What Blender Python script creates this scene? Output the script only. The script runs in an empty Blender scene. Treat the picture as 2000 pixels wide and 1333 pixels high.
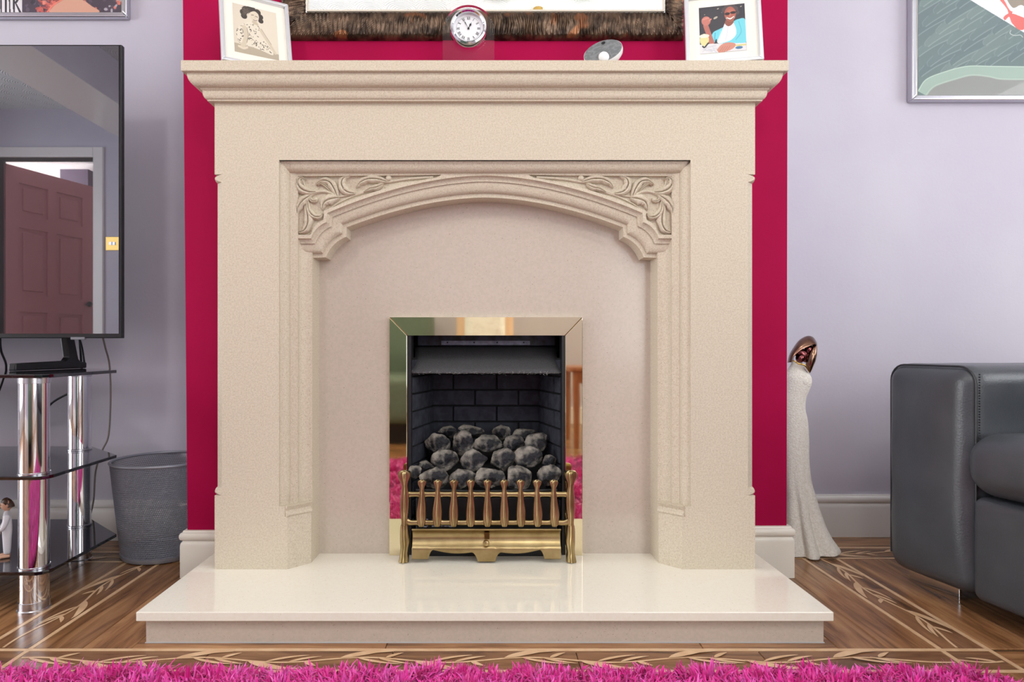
import bpy, bmesh, math, random
import numpy as np
from mathutils import Vector, Matrix, noise
from mathutils.geometry import tessellate_polygon
R = math.radians
PI = math.pi
random.seed(7)
D = bpy.data
SC = bpy.context.scene
COL = SC.collection

# ------------------------------------------------------------------ camera, world, light, exposure
F, VX, VY, H = 1252.0, 947.0, 680.0, 0.586
cam = D.cameras.new('camera'); co = D.objects.new('camera', cam); COL.objects.link(co)
co.location = (0, 0, H); co.rotation_euler = (R(90), 0, 0)
cam.sensor_width = 36; cam.lens = F / 2000 * 36
cam.shift_x = (1000 - VX) / 2000; cam.shift_y = (VY - 666.5) / 2000
cam.clip_start = 0.01
SC.camera = co
SC.view_settings.view_transform = 'Standard'
SC.view_settings.look = 'None'
SC.view_settings.gamma = 1
SC.view_settings.use_curve_mapping = False
SC.view_settings.exposure = 0.12

w = D.worlds.new('world'); SC.world = w; w.use_nodes = True
bg = w.node_tree.nodes['Background']
bg.inputs[0].default_value = (0.86, 0.93, 1.0, 1); bg.inputs[1].default_value = 2.0

def area(name, loc, target, sx, sy, power, color=(1, 1, 1)):
    l = D.lights.new(name, 'AREA'); l.shape = 'RECTANGLE'; l.size = sx; l.size_y = sy
    l.energy = power; l.color = color
    o = D.objects.new(name, l); COL.objects.link(o); o.location = loc
    o.rotation_euler = (Vector(target) - Vector(loc)).to_track_quat('-Z', 'Y').to_euler()
    return o
area('daylight_left_window', (-4.22, 0.1, 1.2), (0, 0.1, 1.15), 2.1, 2.0, 78, (0.97, 0.99, 1.0))
area('daylight_right_window', (3.28, 0.2, 1.2), (0, 0.2, 1.15), 1.9, 2.0, 44, (0.98, 0.99, 1.0))
area('rear_fill_light', (1.75, -1.68, 1.2), (1.2, 2.0, 0.9), 1.6, 1.9, 20, (1.0, 0.99, 0.95))  # added frontal fill, placed at an unseen rear window
def bulb(name, loc, power, rad, color):
    l = D.lights.new(name, 'POINT'); l.energy = power; l.shadow_soft_size = rad; l.color = color
    o = D.objects.new(name, l); COL.objects.link(o); o.location = loc
bulb('ceiling_lamp_light', (0.30, -0.35, 1.88), 16, 0.13, (1.0, 0.97, 0.90))
bulb('alcove_fill_left', (-.86, 0.1, 2.0), 19, 0.10, (1.0, 0.97, 0.92))  # unseen bulb added to brighten the left alcove wall
bulb('alcove_fill_right', (.98, 0.1, 2.0), 14, 0.10, (1.0, 0.97, 0.92))  # added fill for the right alcove, no lamp body
bulb('hall_fill_light', (-4.75, -2.4, 2.1), 110, 0.1, (1.0, 0.93, 0.9))  # added point light that brightens the hallway, no fitting modelled

# ------------------------------------------------------------------ helpers
def P(px, py, Y):
    return Vector(((px - VX) / F * Y, Y, H - (py - VY) / F * Y))
def X(px, Y): return (px - VX) / F * Y
def Z(py, Y): return H - (py - VY) / F * Y
def lin(c):
    return tuple((v / 255 / 12.92 if v / 255 <= 0.04045 else ((v / 255 + 0.055) / 1.055) ** 2.4) for v in c)

def mat(name, rgb, rough=0.5, metal=0.0, spec=0.5, rgb2=None, scale=40, c0=0.4, c1=0.6, bump=0.0, bscale=200,
        stretch=None, coat=0.0, detail=4, bdist=0.001, fleck=None, fscale=900, fthr=0.3, sheen=0, trans=0, ior=None, alpha=None):
    m = D.materials.new(name); m.use_nodes = True
    nt = m.node_tree; N = nt.nodes; L = nt.links
    b = N['Principled BSDF']
    b.inputs['Base Color'].default_value = (*lin(rgb), 1)
    b.inputs['Roughness'].default_value = rough
    b.inputs['Metallic'].default_value = metal
    b.inputs['Specular IOR Level'].default_value = spec
    if coat: b.inputs['Coat Weight'].default_value = coat; b.inputs['Coat Roughness'].default_value = 0.03
    if sheen: b.inputs['Sheen Weight'].default_value = sheen
    if trans: b.inputs['Transmission Weight'].default_value = trans
    if ior: b.inputs['IOR'].default_value = ior
    tc = N.new('ShaderNodeTexCoord'); mp = N.new('ShaderNodeMapping')
    L.new(tc.outputs['Object'], mp.inputs[0])
    if stretch: mp.inputs['Scale'].default_value = stretch
    last = None
    if rgb2:
        n = N.new('ShaderNodeTexNoise'); n.inputs['Scale'].default_value = scale; n.inputs['Detail'].default_value = detail
        L.new(mp.outputs[0], n.inputs['Vector'])
        cr = N.new('ShaderNodeValToRGB')
        cr.color_ramp.elements[0].position = c0; cr.color_ramp.elements[1].position = c1
        cr.color_ramp.elements[0].color = (*lin(rgb), 1); cr.color_ramp.elements[1].color = (*lin(rgb2), 1)
        L.new(n.outputs['Fac'], cr.inputs[0]); last = cr.outputs[0]
    if fleck:
        n = N.new('ShaderNodeTexNoise'); n.inputs['Scale'].default_value = fscale; n.inputs['Detail'].default_value = 1
        L.new(mp.outputs[0], n.inputs['Vector'])
        r2 = N.new('ShaderNodeMapRange'); r2.inputs['From Min'].default_value = fthr - .05; r2.inputs['From Max'].default_value = fthr + .03
        r2.inputs['To Min'].default_value = 1; r2.inputs['To Max'].default_value = 0
        L.new(n.outputs['Fac'], r2.inputs['Value'])
        mx = N.new('ShaderNodeMixRGB'); mx.inputs[1].default_value = (*lin(rgb), 1); mx.inputs[2].default_value = (*lin(fleck), 1)
        if last: L.new(last, mx.inputs[1])
        L.new(r2.outputs[0], mx.inputs[0]); last = mx.outputs[0]
    if last: L.new(last, b.inputs['Base Color'])
    if bump:
        n = N.new('ShaderNodeTexNoise'); n.inputs['Scale'].default_value = bscale; n.inputs['Detail'].default_value = 3
        L.new(mp.outputs[0], n.inputs['Vector'])
        bp = N.new('ShaderNodeBump'); bp.inputs['Strength'].default_value = bump; bp.inputs['Distance'].default_value = bdist
        L.new(n.outputs['Fac'], bp.inputs['Height']); L.new(bp.outputs[0], b.inputs['Normal'])
    return m

def tagp(o, label=None, cat=None, group=None, kind=None):
    if label: o['label'] = label
    if cat: o['category'] = cat
    if group: o['group'] = group
    if kind: o['kind'] = kind
    return o

def thing(name, label, cat, loc=(0, 0, 0), rot=(0, 0, 0), group=None):
    o = D.objects.new(name, None); COL.objects.link(o); o.location = loc; o.rotation_euler = rot
    o.empty_display_size = .05
    return tagp(o, label, cat, group)

WL = {}   # origin of an object, for meshes given in world coordinates
def wloc(o):
    v = Vector((0, 0, 0))
    while o is not None:
        v += o.location; o = o.parent
    return v

class MB:
    def __init__(s): s.v = []; s.f = []; s.m = []; s.cur = 0
    def add(s, vs, fs):
        n = len(s.v); s.v.extend([tuple(v) for v in vs]); s.f.extend([tuple(i + n for i in f) for f in fs])
        s.m.extend([s.cur] * len(fs)); return s
    def box(s, x0, x1, y0, y1, z0, z1):
        vs = [(x, y, z) for x in (x0, x1) for y in (y0, y1) for z in (z0, z1)]
        return s.add(vs, [(0, 1, 3, 2), (4, 6, 7, 5), (0, 4, 5, 1), (2, 3, 7, 6), (0, 2, 6, 4), (1, 5, 7, 3)])
    def prism(s, poly, f, a, b):
        """poly of 2D points, f(u,v,w) -> 3D; extruded from w=a to w=b"""
        n = len(poly)
        tri = tessellate_polygon([[Vector((p[0], p[1], 0)) for p in poly]])
        vs = [f(p[0], p[1], a) for p in poly] + [f(p[0], p[1], b) for p in poly]
        fs = [tuple(t) for t in tri] + [tuple(i + n for i in reversed(t)) for t in tri]
        fs += [(i, (i + 1) % n, (i + 1) % n + n, i + n) for i in range(n)]
        return s.add(vs, fs)
    def loft(s, rings, closed=True, caps=True):
        n = len(rings[0]); vs = [p for r in rings for p in r]; fs = []
        for i in range(len(rings) - 1):
            for j in range(n if closed else n - 1):
                k = (j + 1) % n
                fs.append((i * n + j, i * n + k, (i + 1) * n + k, (i + 1) * n + j))
        if caps and closed:
            fs.append(tuple(range(n - 1, -1, -1))); fs.append(tuple((len(rings) - 1) * n + j for j in range(n)))
        return s.add(vs, fs)
    def tube(s, pts, rad, n=8, caps=True):
        pts = [Vector(p) for p in pts]
        if not hasattr(rad, '__len__'): rad = [rad] * len(pts)
        t0 = (pts[1] - pts[0]).normalized()
        up = Vector((0, 0, 1)) if abs(t0.z) < .9 else Vector((1, 0, 0))
        a = t0.cross(up).normalized(); rings = []
        for i, p in enumerate(pts):
            t = (pts[min(i + 1, len(pts) - 1)] - pts[max(i - 1, 0)]).normalized()
            a = (a - t * a.dot(t)).normalized(); b = t.cross(a)
            rings.append([p + (a * math.cos(2 * PI * k / n) + b * math.sin(2 * PI * k / n)) * rad[i] for k in range(n)])
        return s.loft(rings, True, caps)
    def lathe(s, prof, c=(0, 0, 0), n=32, M=None, caps=True):
        """prof: (r, z) list"""
        rings = []
        for r, z in prof:
            rings.append([Vector((r * math.cos(2 * PI * k / n), r * math.sin(2 * PI * k / n), z)) for k in range(n)])
        if M is not None: rings = [[M @ p for p in r] for r in rings]
        rings = [[p + Vector(c) for p in r] for r in rings]
        return s.loft(rings, True, caps)
    def grid(s, nx, ny, f):
        vs = [f(i / nx, j / ny) for j in range(ny + 1) for i in range(nx + 1)]
        fs = [(j * (nx + 1) + i, j * (nx + 1) + i + 1, (j + 1) * (nx + 1) + i + 1, (j + 1) * (nx + 1) + i) for j in range(ny) for i in range(nx)]
        return s.add(vs, fs)
    def ball(s, c, r, n=12):
        if not hasattr(r, '__len__'): r = (r, r, r)
        rings = []
        for i in range(n + 1):
            a = PI * (0.02 + .96 * i / n)
            rings.append([(c[0] + r[0] * math.sin(a) * math.cos(2 * PI * k / (2 * n)), c[1] + r[1] * math.sin(a) * math.sin(2 * PI * k / (2 * n)), c[2] - r[2] * math.cos(a)) for k in range(2 * n)])
        return s.loft(rings)
    def rbox(s, c, h, r, n=5, fn=None):
        """rounded box: centre c, half sizes h, radius r"""
        def ts(hh):
            a = [-hh + r * (1 - math.cos(PI / 2 * k / n)) for k in range(n + 1)]
            mid = max(2, int((2 * hh - 2 * r) / 0.04))
            m_ = [-(hh - r) + (2 * hh - 2 * r) * k / mid for k in range(1, mid)]
            return a + m_ + [-x for x in reversed(a)]
        for ax in range(3):
            u, v = (ax + 1) % 3, (ax + 2) % 3
            tu, tv = ts(h[u]), ts(h[v])
            for sg in (-1, 1):
                vs = []
                for b in tv:
                    for a in tu:
                        q = [0, 0, 0]; q[ax] = sg * h[ax]; q[u] = a; q[v] = b
                        inn = [max(-(h[k] - r), min(h[k] - r, q[k])) for k in range(3)]
                        d = Vector([q[k] - inn[k] for k in range(3)])
                        d = d.normalized() * r
                        p = Vector(inn) + d
                        if fn: p = fn(p)
                        vs.append(p + Vector(c))
                nu, nv = len(tu), len(tv); fs = []
                for j in range(nv - 1):
                    for i in range(nu - 1):
                        q = (j * nu + i, j * nu + i + 1, (j + 1) * nu + i + 1, (j + 1) * nu + i)
                        fs.append(q if sg > 0 else q[::-1])
                s.add(vs, fs)
        return s
    def build(s, name, mats, parent=None, world=True, smooth=False, bevel=0, bseg=2, merge=0, recalc=True, label=None, origin=None):
        if not isinstance(mats, (list, tuple)): mats = [mats]
        me = D.meshes.new(name)
        off = Vector((0, 0, 0))
        V_ = np.array(s.v, dtype=float) if s.v else np.zeros((0, 3))
        if parent is not None:
            if world: off = wloc(parent)
        elif origin is not None: off = Vector(origin)
        elif world:
            mn, mx = V_.min(0), V_.max(0); off = Vector(((mn[0] + mx[0]) / 2, (mn[1] + mx[1]) / 2, mn[2]))
        V_ = V_ - np.array(off)
        me.from_pydata(V_.tolist(), [], s.f)
        for m in mats: me.materials.append(m)
        if len(mats) > 1: me.polygons.foreach_set('material_index', s.m)
        if recalc or merge:
            bm = bmesh.new(); bm.from_mesh(me)
            if merge: bmesh.ops.remove_doubles(bm, verts=bm.verts, dist=merge)
            bmesh.ops.recalc_face_normals(bm, faces=bm.faces)
            bm.to_mesh(me); bm.free()
        if smooth:
            me.polygons.foreach_set('use_smooth', [True] * len(me.polygons))
            if smooth != 'all': me.set_sharp_from_angle(angle=R(smooth if smooth is not True else 40))
        me.update()
        o = D.objects.new(name, me); COL.objects.link(o)
        if parent is not None: o.parent = parent
        else: o.location = off
        if bevel:
            b = o.modifiers.new('bevel', 'BEVEL'); b.width = bevel; b.segments = bseg; b.limit_method = 'ANGLE'; b.angle_limit = R(35)
            b.harden_normals = False
        if label: o['label'] = label
        return o

def spline(pts, n=8):
    """Catmull-Rom through points of any dimension"""
    pts = [np.array(p, float) for p in pts]; out = []
    P_ = [2 * pts[0] - pts[1]] + pts + [2 * pts[-1] - pts[-2]]
    for i in range(1, len(P_) - 2):
        for k in range(n):
            t = k / n; a, b, c, d = P_[i - 1], P_[i], P_[i + 1], P_[i + 2]
            out.append(.5 * ((2 * b) + (-a + c) * t + (2 * a - 5 * b + 4 * c - d) * t * t + (-a + 3 * b - 3 * c + d) * t ** 3))
    out.append(pts[-1]); return out
def interp(xs, ys, x): return float(np.interp(x, xs, ys))

# ------------------------------------------------------------------ materials
M_lilac = mat('lilac_wall_paint', (200, 196, 208), 0.75, spec=.25, rgb2=(196, 191, 205), scale=3, bump=.25, bscale=130, bdist=.0012)
M_red = mat('raspberry_wall_paint', (166, 4, 68), 0.7, spec=.12, rgb2=(160, 3, 64), scale=3, bump=.18, bscale=130, bdist=.001)
M_white = mat('white_gloss_paint', (236, 233, 230), 0.25)
M_stone = mat('cast_stone', (211, 201, 182), 0.66, rgb2=(201, 190, 170), scale=260, c0=.42, c1=.62, bump=.35, bscale=420, bdist=.0008, fleck=(178, 160, 138), fscale=520, fthr=.37, spec=.35)
M_panel = mat('polished_stone_panel', (201, 188, 176), 0.16, rgb2=(195, 184, 170), scale=160, fleck=(150, 128, 112), fscale=330, fthr=.255, spec=.5)
M_hearth = mat('polished_cream_stone', (243, 239, 226), 0.06, rgb2=(241, 236, 222), scale=160, fleck=(190, 172, 150), fscale=400, fthr=.26, spec=.6)
M_brassmir = mat('polished_brass_trim', (238, 226, 190), 0.035, 1.0)
M_brass = mat('antique_brass', (178, 158, 116), 0.3, 1.0, rgb2=(150, 130, 90), scale=26, c0=.35, c1=.7)
M_black = mat('black_steel', (20, 21, 24), 0.45)
M_blacktex = mat('black_textured_steel', (84, 84, 86), 0.7, rgb2=(66, 66, 69), scale=500, bump=.8, bscale=900, bdist=.0006, spec=.3)
M_blue = mat('blue_black_steel', (58, 68, 92), 0.4, rgb2=(22, 26, 36), scale=30)
M_bluelt = mat('bluish_steel_strip', (150, 156, 180), 0.45, rgb2=(124, 130, 154), scale=60)
M_brick = mat('dark_firebrick', (58, 61, 70), 0.8, rgb2=(46, 48, 57), scale=50, bump=.4, bscale=300, spec=.25)
M_mortar = mat('dark_mortar', (10, 10, 12), 0.9)
M_chrome = mat('chrome', (225, 226, 230), 0.05, 1.0)
M_silver = mat('brushed_silver', (205, 205, 212), 0.24, 1.0)
M_blackglass = mat('black_glass', (12, 13, 17), 0.03, spec=.9, coat=.5)
M_blackplastic = mat('black_plastic', (22, 22, 25), 0.3)
M_whiteplastic = mat('white_plastic', (232, 232, 232), 0.35)
M_leather = mat('grey_leather', (73, 77, 82), 0.33, rgb2=(66, 70, 75), scale=9, bump=.55, bscale=260, bdist=.0009, spec=.5)
M_pipe = mat('dark_piping', (40, 42, 45), 0.45)
M_cable = mat('black_cable', (26, 28, 36), 0.5)
M_cable2 = mat('taupe_cable', (122, 114, 108), 0.5)
M_wiremesh = mat('grey_wire_mesh', (150, 152, 162), 0.4, .35)
M_dress = mat('ivory_textured_resin', (242, 239, 231), 0.7, rgb2=(230, 225, 214), scale=220, bump=.8, bscale=260, bdist=.003, spec=.3)
M_bronze = mat('polished_bronze', (150, 118, 98), 0.16, 1.0, rgb2=(112, 78, 66), scale=14)
M_skin = mat('ceramic_skin', (214, 166, 140), 0.4)
M_hair = mat('ceramic_brown_hair', (78, 52, 38), 0.45)
M_ceram = mat('ceramic_white', (222, 220, 226), 0.35)
M_paper = mat('ivory_mount', (236, 233, 222), 0.6)
M_ink = mat('black_ink', (14, 14, 18), 0.4)
M_dial = mat('white_dial', (236, 238, 242), 0.5)
M_inlay = mat('light_inlay', (222, 188, 150), 0.3, rgb2=(210, 172, 132), scale=30, spec=.4)
M_coal = mat('coal_ceramic', (150, 144, 134), 0.7, rgb2=(34, 34, 39), scale=26, c0=.40, c1=.58, bump=1.0, bscale=75, bdist=.009, spec=.4)
M_lint = mat('pale_lint', (190, 188, 184), 0.9)
M_green = mat('green_leather', (104, 122, 108), 0.4, bump=.4, bscale=30, bdist=.01)
M_chairwood = mat('orange_wood', (172, 108, 66), 0.35, rgb2=(150, 88, 50), scale=12, stretch=(8, 8, 1))
M_pinkdoor = mat('pink_door_paint', (206, 140, 146), 0.35)
M_glassclear = mat('clear_glass', (250, 252, 252), 0.0, trans=1.0, ior=1.45)
M_mirror = mat('mirror_silvering', (240, 243, 243), 0.01, 1.0)
M_cushion = mat('cream_cushion', (236, 226, 206), 0.9)
M_disc = mat('grey_speaker_fabric', (128, 132, 134), 0.6, rgb2=(110, 114, 116), scale=120, c0=.45, c1=.5)
M_gold = mat('gold_metal', (206, 172, 100), 0.2, 1.0)
M_shade = mat('frosted_shade', (245, 240, 226), 0.5)

def wood(name, cols, seed=0):
    m = D.materials.new(name); m.use_nodes = True; nt = m.node_tree; N = nt.nodes; L = nt.links; b = N['Principled BSDF']
    tc = N.new('ShaderNodeTexCoord'); oi = N.new('ShaderNodeObjectInfo')
    add = N.new('ShaderNodeVectorMath'); add.operation = 'ADD'
    mul = N.new('ShaderNodeVectorMath'); mul.operation = 'SCALE'; mul.inputs['Scale'].default_value = 37.0
    cb = N.new('ShaderNodeCombineXYZ'); L.new(oi.outputs['Random'], cb.inputs[0]); L.new(oi.outputs['Random'], cb.inputs[1]); L.new(cb.outputs[0], mul.inputs[0])
    L.new(tc.outputs['Object'], add.inputs[0]); L.new(mul.outputs[0], add.inputs[1])
    mp = N.new('ShaderNodeMapping'); mp.inputs['Scale'].default_value = (2.2, 22, 10); L.new(add.outputs[0], mp.inputs[0])
    n = N.new('ShaderNodeTexNoise'); n.inputs['Scale'].default_value = 1.6; n.inputs['Detail'].default_value = 7; n.inputs['Roughness'].default_value = .62; n.inputs['Distortion'].default_value = .9
    L.new(mp.outputs[0], n.inputs['Vector'])
    cr = N.new('ShaderNodeValToRGB'); e = cr.color_ramp.elements
    e[0].position = .3; e[0].color = (*lin(cols[0]), 1); e[1].position = .72; e[1].color = (*lin(cols[2]), 1)
    k = e.new(.48); k.color = (*lin(cols[1]), 1)
    L.new(n.outputs['Fac'], cr.inputs[0])
    hs = N.new('ShaderNodeHueSaturation'); mr = N.new('ShaderNodeMapRange'); mr.inputs['To Min'].default_value = .82; mr.inputs['To Max'].default_value = 1.14
    L.new(oi.outputs['Random'], mr.inputs['Value']); L.new(mr.outputs[0], hs.inputs['Value']); L.new(cr.outputs[0], hs.inputs['Color'])
    L.new(hs.outputs[0], b.inputs['Base Color']); b.inputs['Roughness'].default_value = .24; b.inputs['Specular IOR Level'].default_value = .5
    bp = N.new('ShaderNodeBump'); bp.inputs['Strength'].default_value = .12; bp.inputs['Distance'].default_value = .001
    L.new(n.outputs['Fac'], bp.inputs['Height']); L.new(bp.outputs[0], b.inputs['Normal'])
    return m
M_wood = wood('walnut_plank', [(84, 54, 32), (146, 102, 66), (188, 142, 98)])
M_wood2 = wood('walnut_border', [(80, 52, 34), (126, 88, 60), (158, 116, 80)])

def colmat(name, rough=.35, coat=0):
    m = D.materials.new(name); m.use_nodes = True; N = m.node_tree.nodes; b = N['Principled BSDF']
    a = N.new('ShaderNodeAttribute'); a.attribute_name = 'Col'
    m.node_tree.links.new(a.outputs['Color'], b.inputs['Base Color']); b.inputs['Roughness'].default_value = rough
    if coat: b.inputs['Coat Weight'].default_value = coat
    return m
M_print = colmat('printed_picture', .5, .6)

# TV screen: dark panel with a strong clear reflection
M_screen = D.materials.new('tv_screen'); M_screen.use_nodes = True
_nt = M_screen.node_tree; _b = _nt.nodes['Principled BSDF']; _b.inputs['Base Color'].default_value = (.012, .012, .014, 1); _b.inputs['Roughness'].default_value = .2
_g = _nt.nodes.new('ShaderNodeBsdfGlossy'); _g.inputs['Roughness'].default_value = .015; _g.inputs['Color'].default_value = (.9, .92, 1, 1)
_mx = _nt.nodes.new('ShaderNodeMixShader'); _mx.inputs[0].default_value = .25
_nt.links.new(_b.outputs[0], _mx.inputs[1]); _nt.links.new(_g.outputs[0], _mx.inputs[2]); _nt.links.new(_mx.outputs[0], _nt.nodes['Material Output'].inputs[0])

# ceiling: white paint with fan-shaped plaster swirls
M_ceil = mat('fan_textured_ceiling', (232, 236, 236), 0.7)
nt = M_ceil.node_tree; N = nt.nodes; L = nt.links
tc = N.new('ShaderNodeTexCoord'); sx = N.new('ShaderNodeSeparateXYZ'); L.new(tc.outputs['Object'], sx.inputs[0])
def mth(op, a, b=None, c=None):
    n = N.new('ShaderNodeMath'); n.operation = op
    for i, q in enumerate((a, b, c)):
        if q is None: continue
        if isinstance(q, (int, float)): n.inputs[i].default_value = q
        else: L.new(q, n.inputs[i])
    return n.outputs[0]
row = mth('FLOOR', mth('DIVIDE', sx.outputs[1], .11))
fy = mth('SUBTRACT', mth('DIVIDE', sx.outputs[1], .11), row)
xx = mth('ADD', mth('DIVIDE', sx.outputs[0], .17), mth('MULTIPLY', row, .5))
fx = mth('SUBTRACT', mth('SUBTRACT', xx, mth('FLOOR', xx)), .5)
rr = mth('SQRT', mth('ADD', mth('POWER', mth('MULTIPLY', fx, 1.7), 2.0), mth('POWER', fy, 2.0)))
wv = mth('SINE', mth('MULTIPLY', rr, 44.0))
hh = mth('ADD', mth('MULTIPLY', wv, .35), mth('MULTIPLY', rr, 1.5))
bp = N.new('ShaderNodeBump'); bp.inputs['Strength'].default_value = 1.0; bp.inputs['Distance'].default_value = .006
L.new(hh, bp.inputs['Height']); L.new(bp.outputs[0], N['Principled BSDF'].inputs['Normal'])

# ------------------------------------------------------------------ room shell
XL, XR, YR, CH = -4.3, 3.36, -1.75, 2.5
YAL, YAR, YCB = 1.961, 1.998, 1.645
def struct(o, label=None):
    o['kind'] = 'structure'
    if label: o['label'] = label
    return o
floor = struct(MB().box(XL, XR, YR, 2.1, -.05, -.004).build('floor', M_mortar, origin=(0, 0, 0)), 'brown wood plank floor with pale vine inlay border')
b = MB(); b.box(XL, XR, YR, 2.1, CH, CH + .05); struct(b.build('ceiling', M_ceil))
b = MB(); b.box(XL - .1, -.70, YAL, 2.1, 0, CH); struct(b.build('wall_alcove_left', M_lilac), 'lilac wall of the left alcove behind the television')
b = MB(); b.box(.70, XR + .1, YAR, 2.13, 0, CH); struct(b.build('wall_alcove_right', M_lilac), 'lilac wall of the right alcove')
# chimney breast, raspberry front, lilac returns
b = MB()
pts = [(-.762, 0), (.774, 0), (.779, CH), (-.784, CH)]
ho = [(-.25, .03), (-.25, .65), (.26, .65), (.26, .03)]
b.add([(x, YCB, z) for x, z in pts + ho], [tuple(t) for t in tessellate_polygon([[Vector((x, z, 0)) for x, z in pts], [Vector((x, z, 0)) for x, z in ho]])])
b.cur = 1
b.add([(pts[0][0], YCB, 0), (pts[3][0], YCB, CH), (pts[3][0], 2.05, CH), (pts[0][0], 2.05, 0)], [(0, 1, 2, 3)])
b.add([(pts[1][0], YCB, 0), (pts[2][0], YCB, CH), (pts[2][0], 2.05, CH), (pts[1][0], 2.05, 0)], [(3, 2, 1, 0)])
cb = b.build('wall_chimney', [M_red, M_lilac]); struct(cb, 'raspberry pink chimney breast wall behind the fireplace')
def wall_hole(name, axis, pos, th, a0, a1, h0, h1, z0, z1, m):
    """wall with one opening; axis x or y = normal direction"""
    b = MB()
    for (u0, u1, w0, w1) in ((a0, h0, 0, CH), (h1, a1, 0, CH), (h0, h1, 0, z0), (h0, h1, z1, CH)):
        if u1 - u0 < 1e-4 or w1 - w0 < 1e-4: continue
        if axis == 'x': b.box(pos, pos + th, u0, u1, w0, w1)
        else: b.box(u0, u1, pos, pos + th, w0, w1)
    return struct(b.build(name, m))
wall_hole('wall_left', 'x', XL - .12, .12, YR, 2.1, -.98, 1.18, .12, 2.22, M_lilac)
wall_hole('wall_right', 'x', XR, .12, YR, 2.1, -.78, 1.18, .12, 2.22, M_lilac)
# rear wall: door opening and opening for the added window
b = MB()
for (u0, u1, w0, w1) in ((XL, -3.925, 0, CH), (-3.925, -3.125, 2.11, CH), (-3.125, .92, 0, CH), (.92, 2.58, 0, .15), (.92, 2.58, 2.22, CH), (2.58, XR, 0, CH)):
    b.box(u0, u1, YR - .12, YR, w0, w1)
struct(b.build('wall_rear', M_lilac), 'lilac wall behind the camera, seen mirrored in the television')
def window(name, f, a0, a1, z0, z1):
    """f(u, d, z): u along wall, d outwards"""
    def bx(b, u0, u1, d0, d1, w0, w1):
        p, q = f(u0, d0, w0), f(u1, d1, w1)
        b.box(min(p[0], q[0]), max(p[0], q[0]), min(p[1], q[1]), max(p[1], q[1]), w0, w1)
    b = MB(); t = .06
    bx(b, a0, a0 + t, .05, .11, z0, z1); bx(b, a1 - t, a1, .05, .11, z0, z1)
    bx(b, a0 + t, a1 - t, .05, .11, z0, z0 + t); bx(b, a0 + t, a1 - t, .05, .11, z1 - t, z1)
    m = (a0 + a1) / 2; bx(b, m - .03, m + .03, .05, .11, z0 + t, z1 - t)
    o = struct(b.build(name, M_white))
    b = MB(); bx(b, a0 + t, m - .03, .077, .083, z0 + t, z1 - t); bx(b, m + .03, a1 - t, .077, .083, z0 + t, z1 - t)
    b.build('window_pane', M_glassclear, o)
window('window_1', lambda u, d, z: (XL - d, u, z), -.98, 1.18, .12, 2.22)
window('window_2', lambda u, d, z: (XR + d, u, z), -.78, 1.18, .12, 2.22)
window('window_added', lambda u, d, z: (u, YR - d, z), .92, 2.58, .15, 2.22)  # unseen window, added to go with the frontal fill light
# ceiling beam running front to back
struct(MB().box(-2.83, -2.45, YR, YAL, 2.22, CH).build('trim_3', M_lilac), 'lilac ceiling beam seen mirrored in the television')
struct(MB().box(-2.83, -2.45, YR, YAL, 2.215, 2.22).build('trim_4', M_white), 'white underside of the ceiling beam')
# door frame, door ajar, hall
b = MB(); b.box(-4.005, -3.925, YR - .13, YR + .02, 0, 2.19); b.box(-3.125, -3.045, YR - .13, YR + .02, 0, 2.19); b.box(-3.925, -3.125, YR - .13, YR + .02, 2.11, 2.19)
struct(b.build('trim_1', M_white, bevel=.006), 'white door frame mirrored in the television')
door = thing('door_1', None, None, (-3.92, YR - .1, 0.01), (0, 0, R(-72))); door['kind'] = 'structure'; door['label'] = 'pink six panel door standing open, mirrored in the television'
b = MB(); W_ = .80
xs = [0, .11, .36, .44, .69, .8]; zs = [0, .22, .88, 1.02, 1.58, 1.69, 1.95, 2.08]
for i in range(5):
    for j in range(7):
        rec = i in (1, 3) and j in (1, 3, 5)
        b.box(xs[i], xs[i + 1], -.018 + (.012 if rec else 0), .018 - (.012 if rec else 0), zs[j], zs[j + 1])
b.build('door_leaf', M_pinkdoor, door, world=False)
for i in (1, 3):
    for j in (1, 3, 5):
        b = MB(); b.box(xs[i] + .035, xs[i + 1] - .035, -.014, .014, zs[j] + .035, zs[j + 1] - .035)
        b.build('door_panel', M_pinkdoor, door, world=False, bevel=.007)
b = MB(); b.ball((.74, -.045, .98), .025); b.ball((.74, .045, .98), .025); b.tube([(.74, -.04, .98), (.74, .04, .98)], .009); b.build('door_handle', M_black, door, world=False, smooth=True)
hall = struct(MB().box(-5.2, -1.8, -3.4, -3.3, 0, CH).build('wall_hall', M_white), 'white hallway wall beyond the open door')
struct(MB().box(-5.2, -1.8, -3.3, YR - .12, CH, CH + .04).build('ceiling_hall', M_white)); struct(MB().box(-5.2, -1.8, -3.3, YR - .12, -.05, 0).build('floor_hall', M_wood))
struct(MB().box(-5.2, -5.1, -3.3, YR - .12, 0, CH).build('wall_hall_left', M_white)); struct(MB().box(-1.9, -1.8, -3.3, YR - .12, 0, CH).build('wall_hall_right', M_white))

sw = thing('light_switch', 'square brass light switch on the rear wall, mirrored in the television', 'light switch', (-2.975, YR, 1.42))
MB().box(-.055, .055, 0, .008, -.055, .055).build('plate', M_gold, sw, world=False, bevel=.003)
for s in (-1, 1): MB().box(s * .014 - .01, s * .014 + .01, .008, .014, -.012, .012).build('rocker', M_silver, sw, world=False)
hb = MB(); hb.box(-4.26, -3.98, -3.3, -3.05, 2.02, 2.38); tagp(hb.build('wall_cabinet', mat('dark_box_paint', (84, 70, 92), .5)), 'dark purple cabinet high on the hallway wall, mirrored in the television', 'cabinet')

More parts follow.
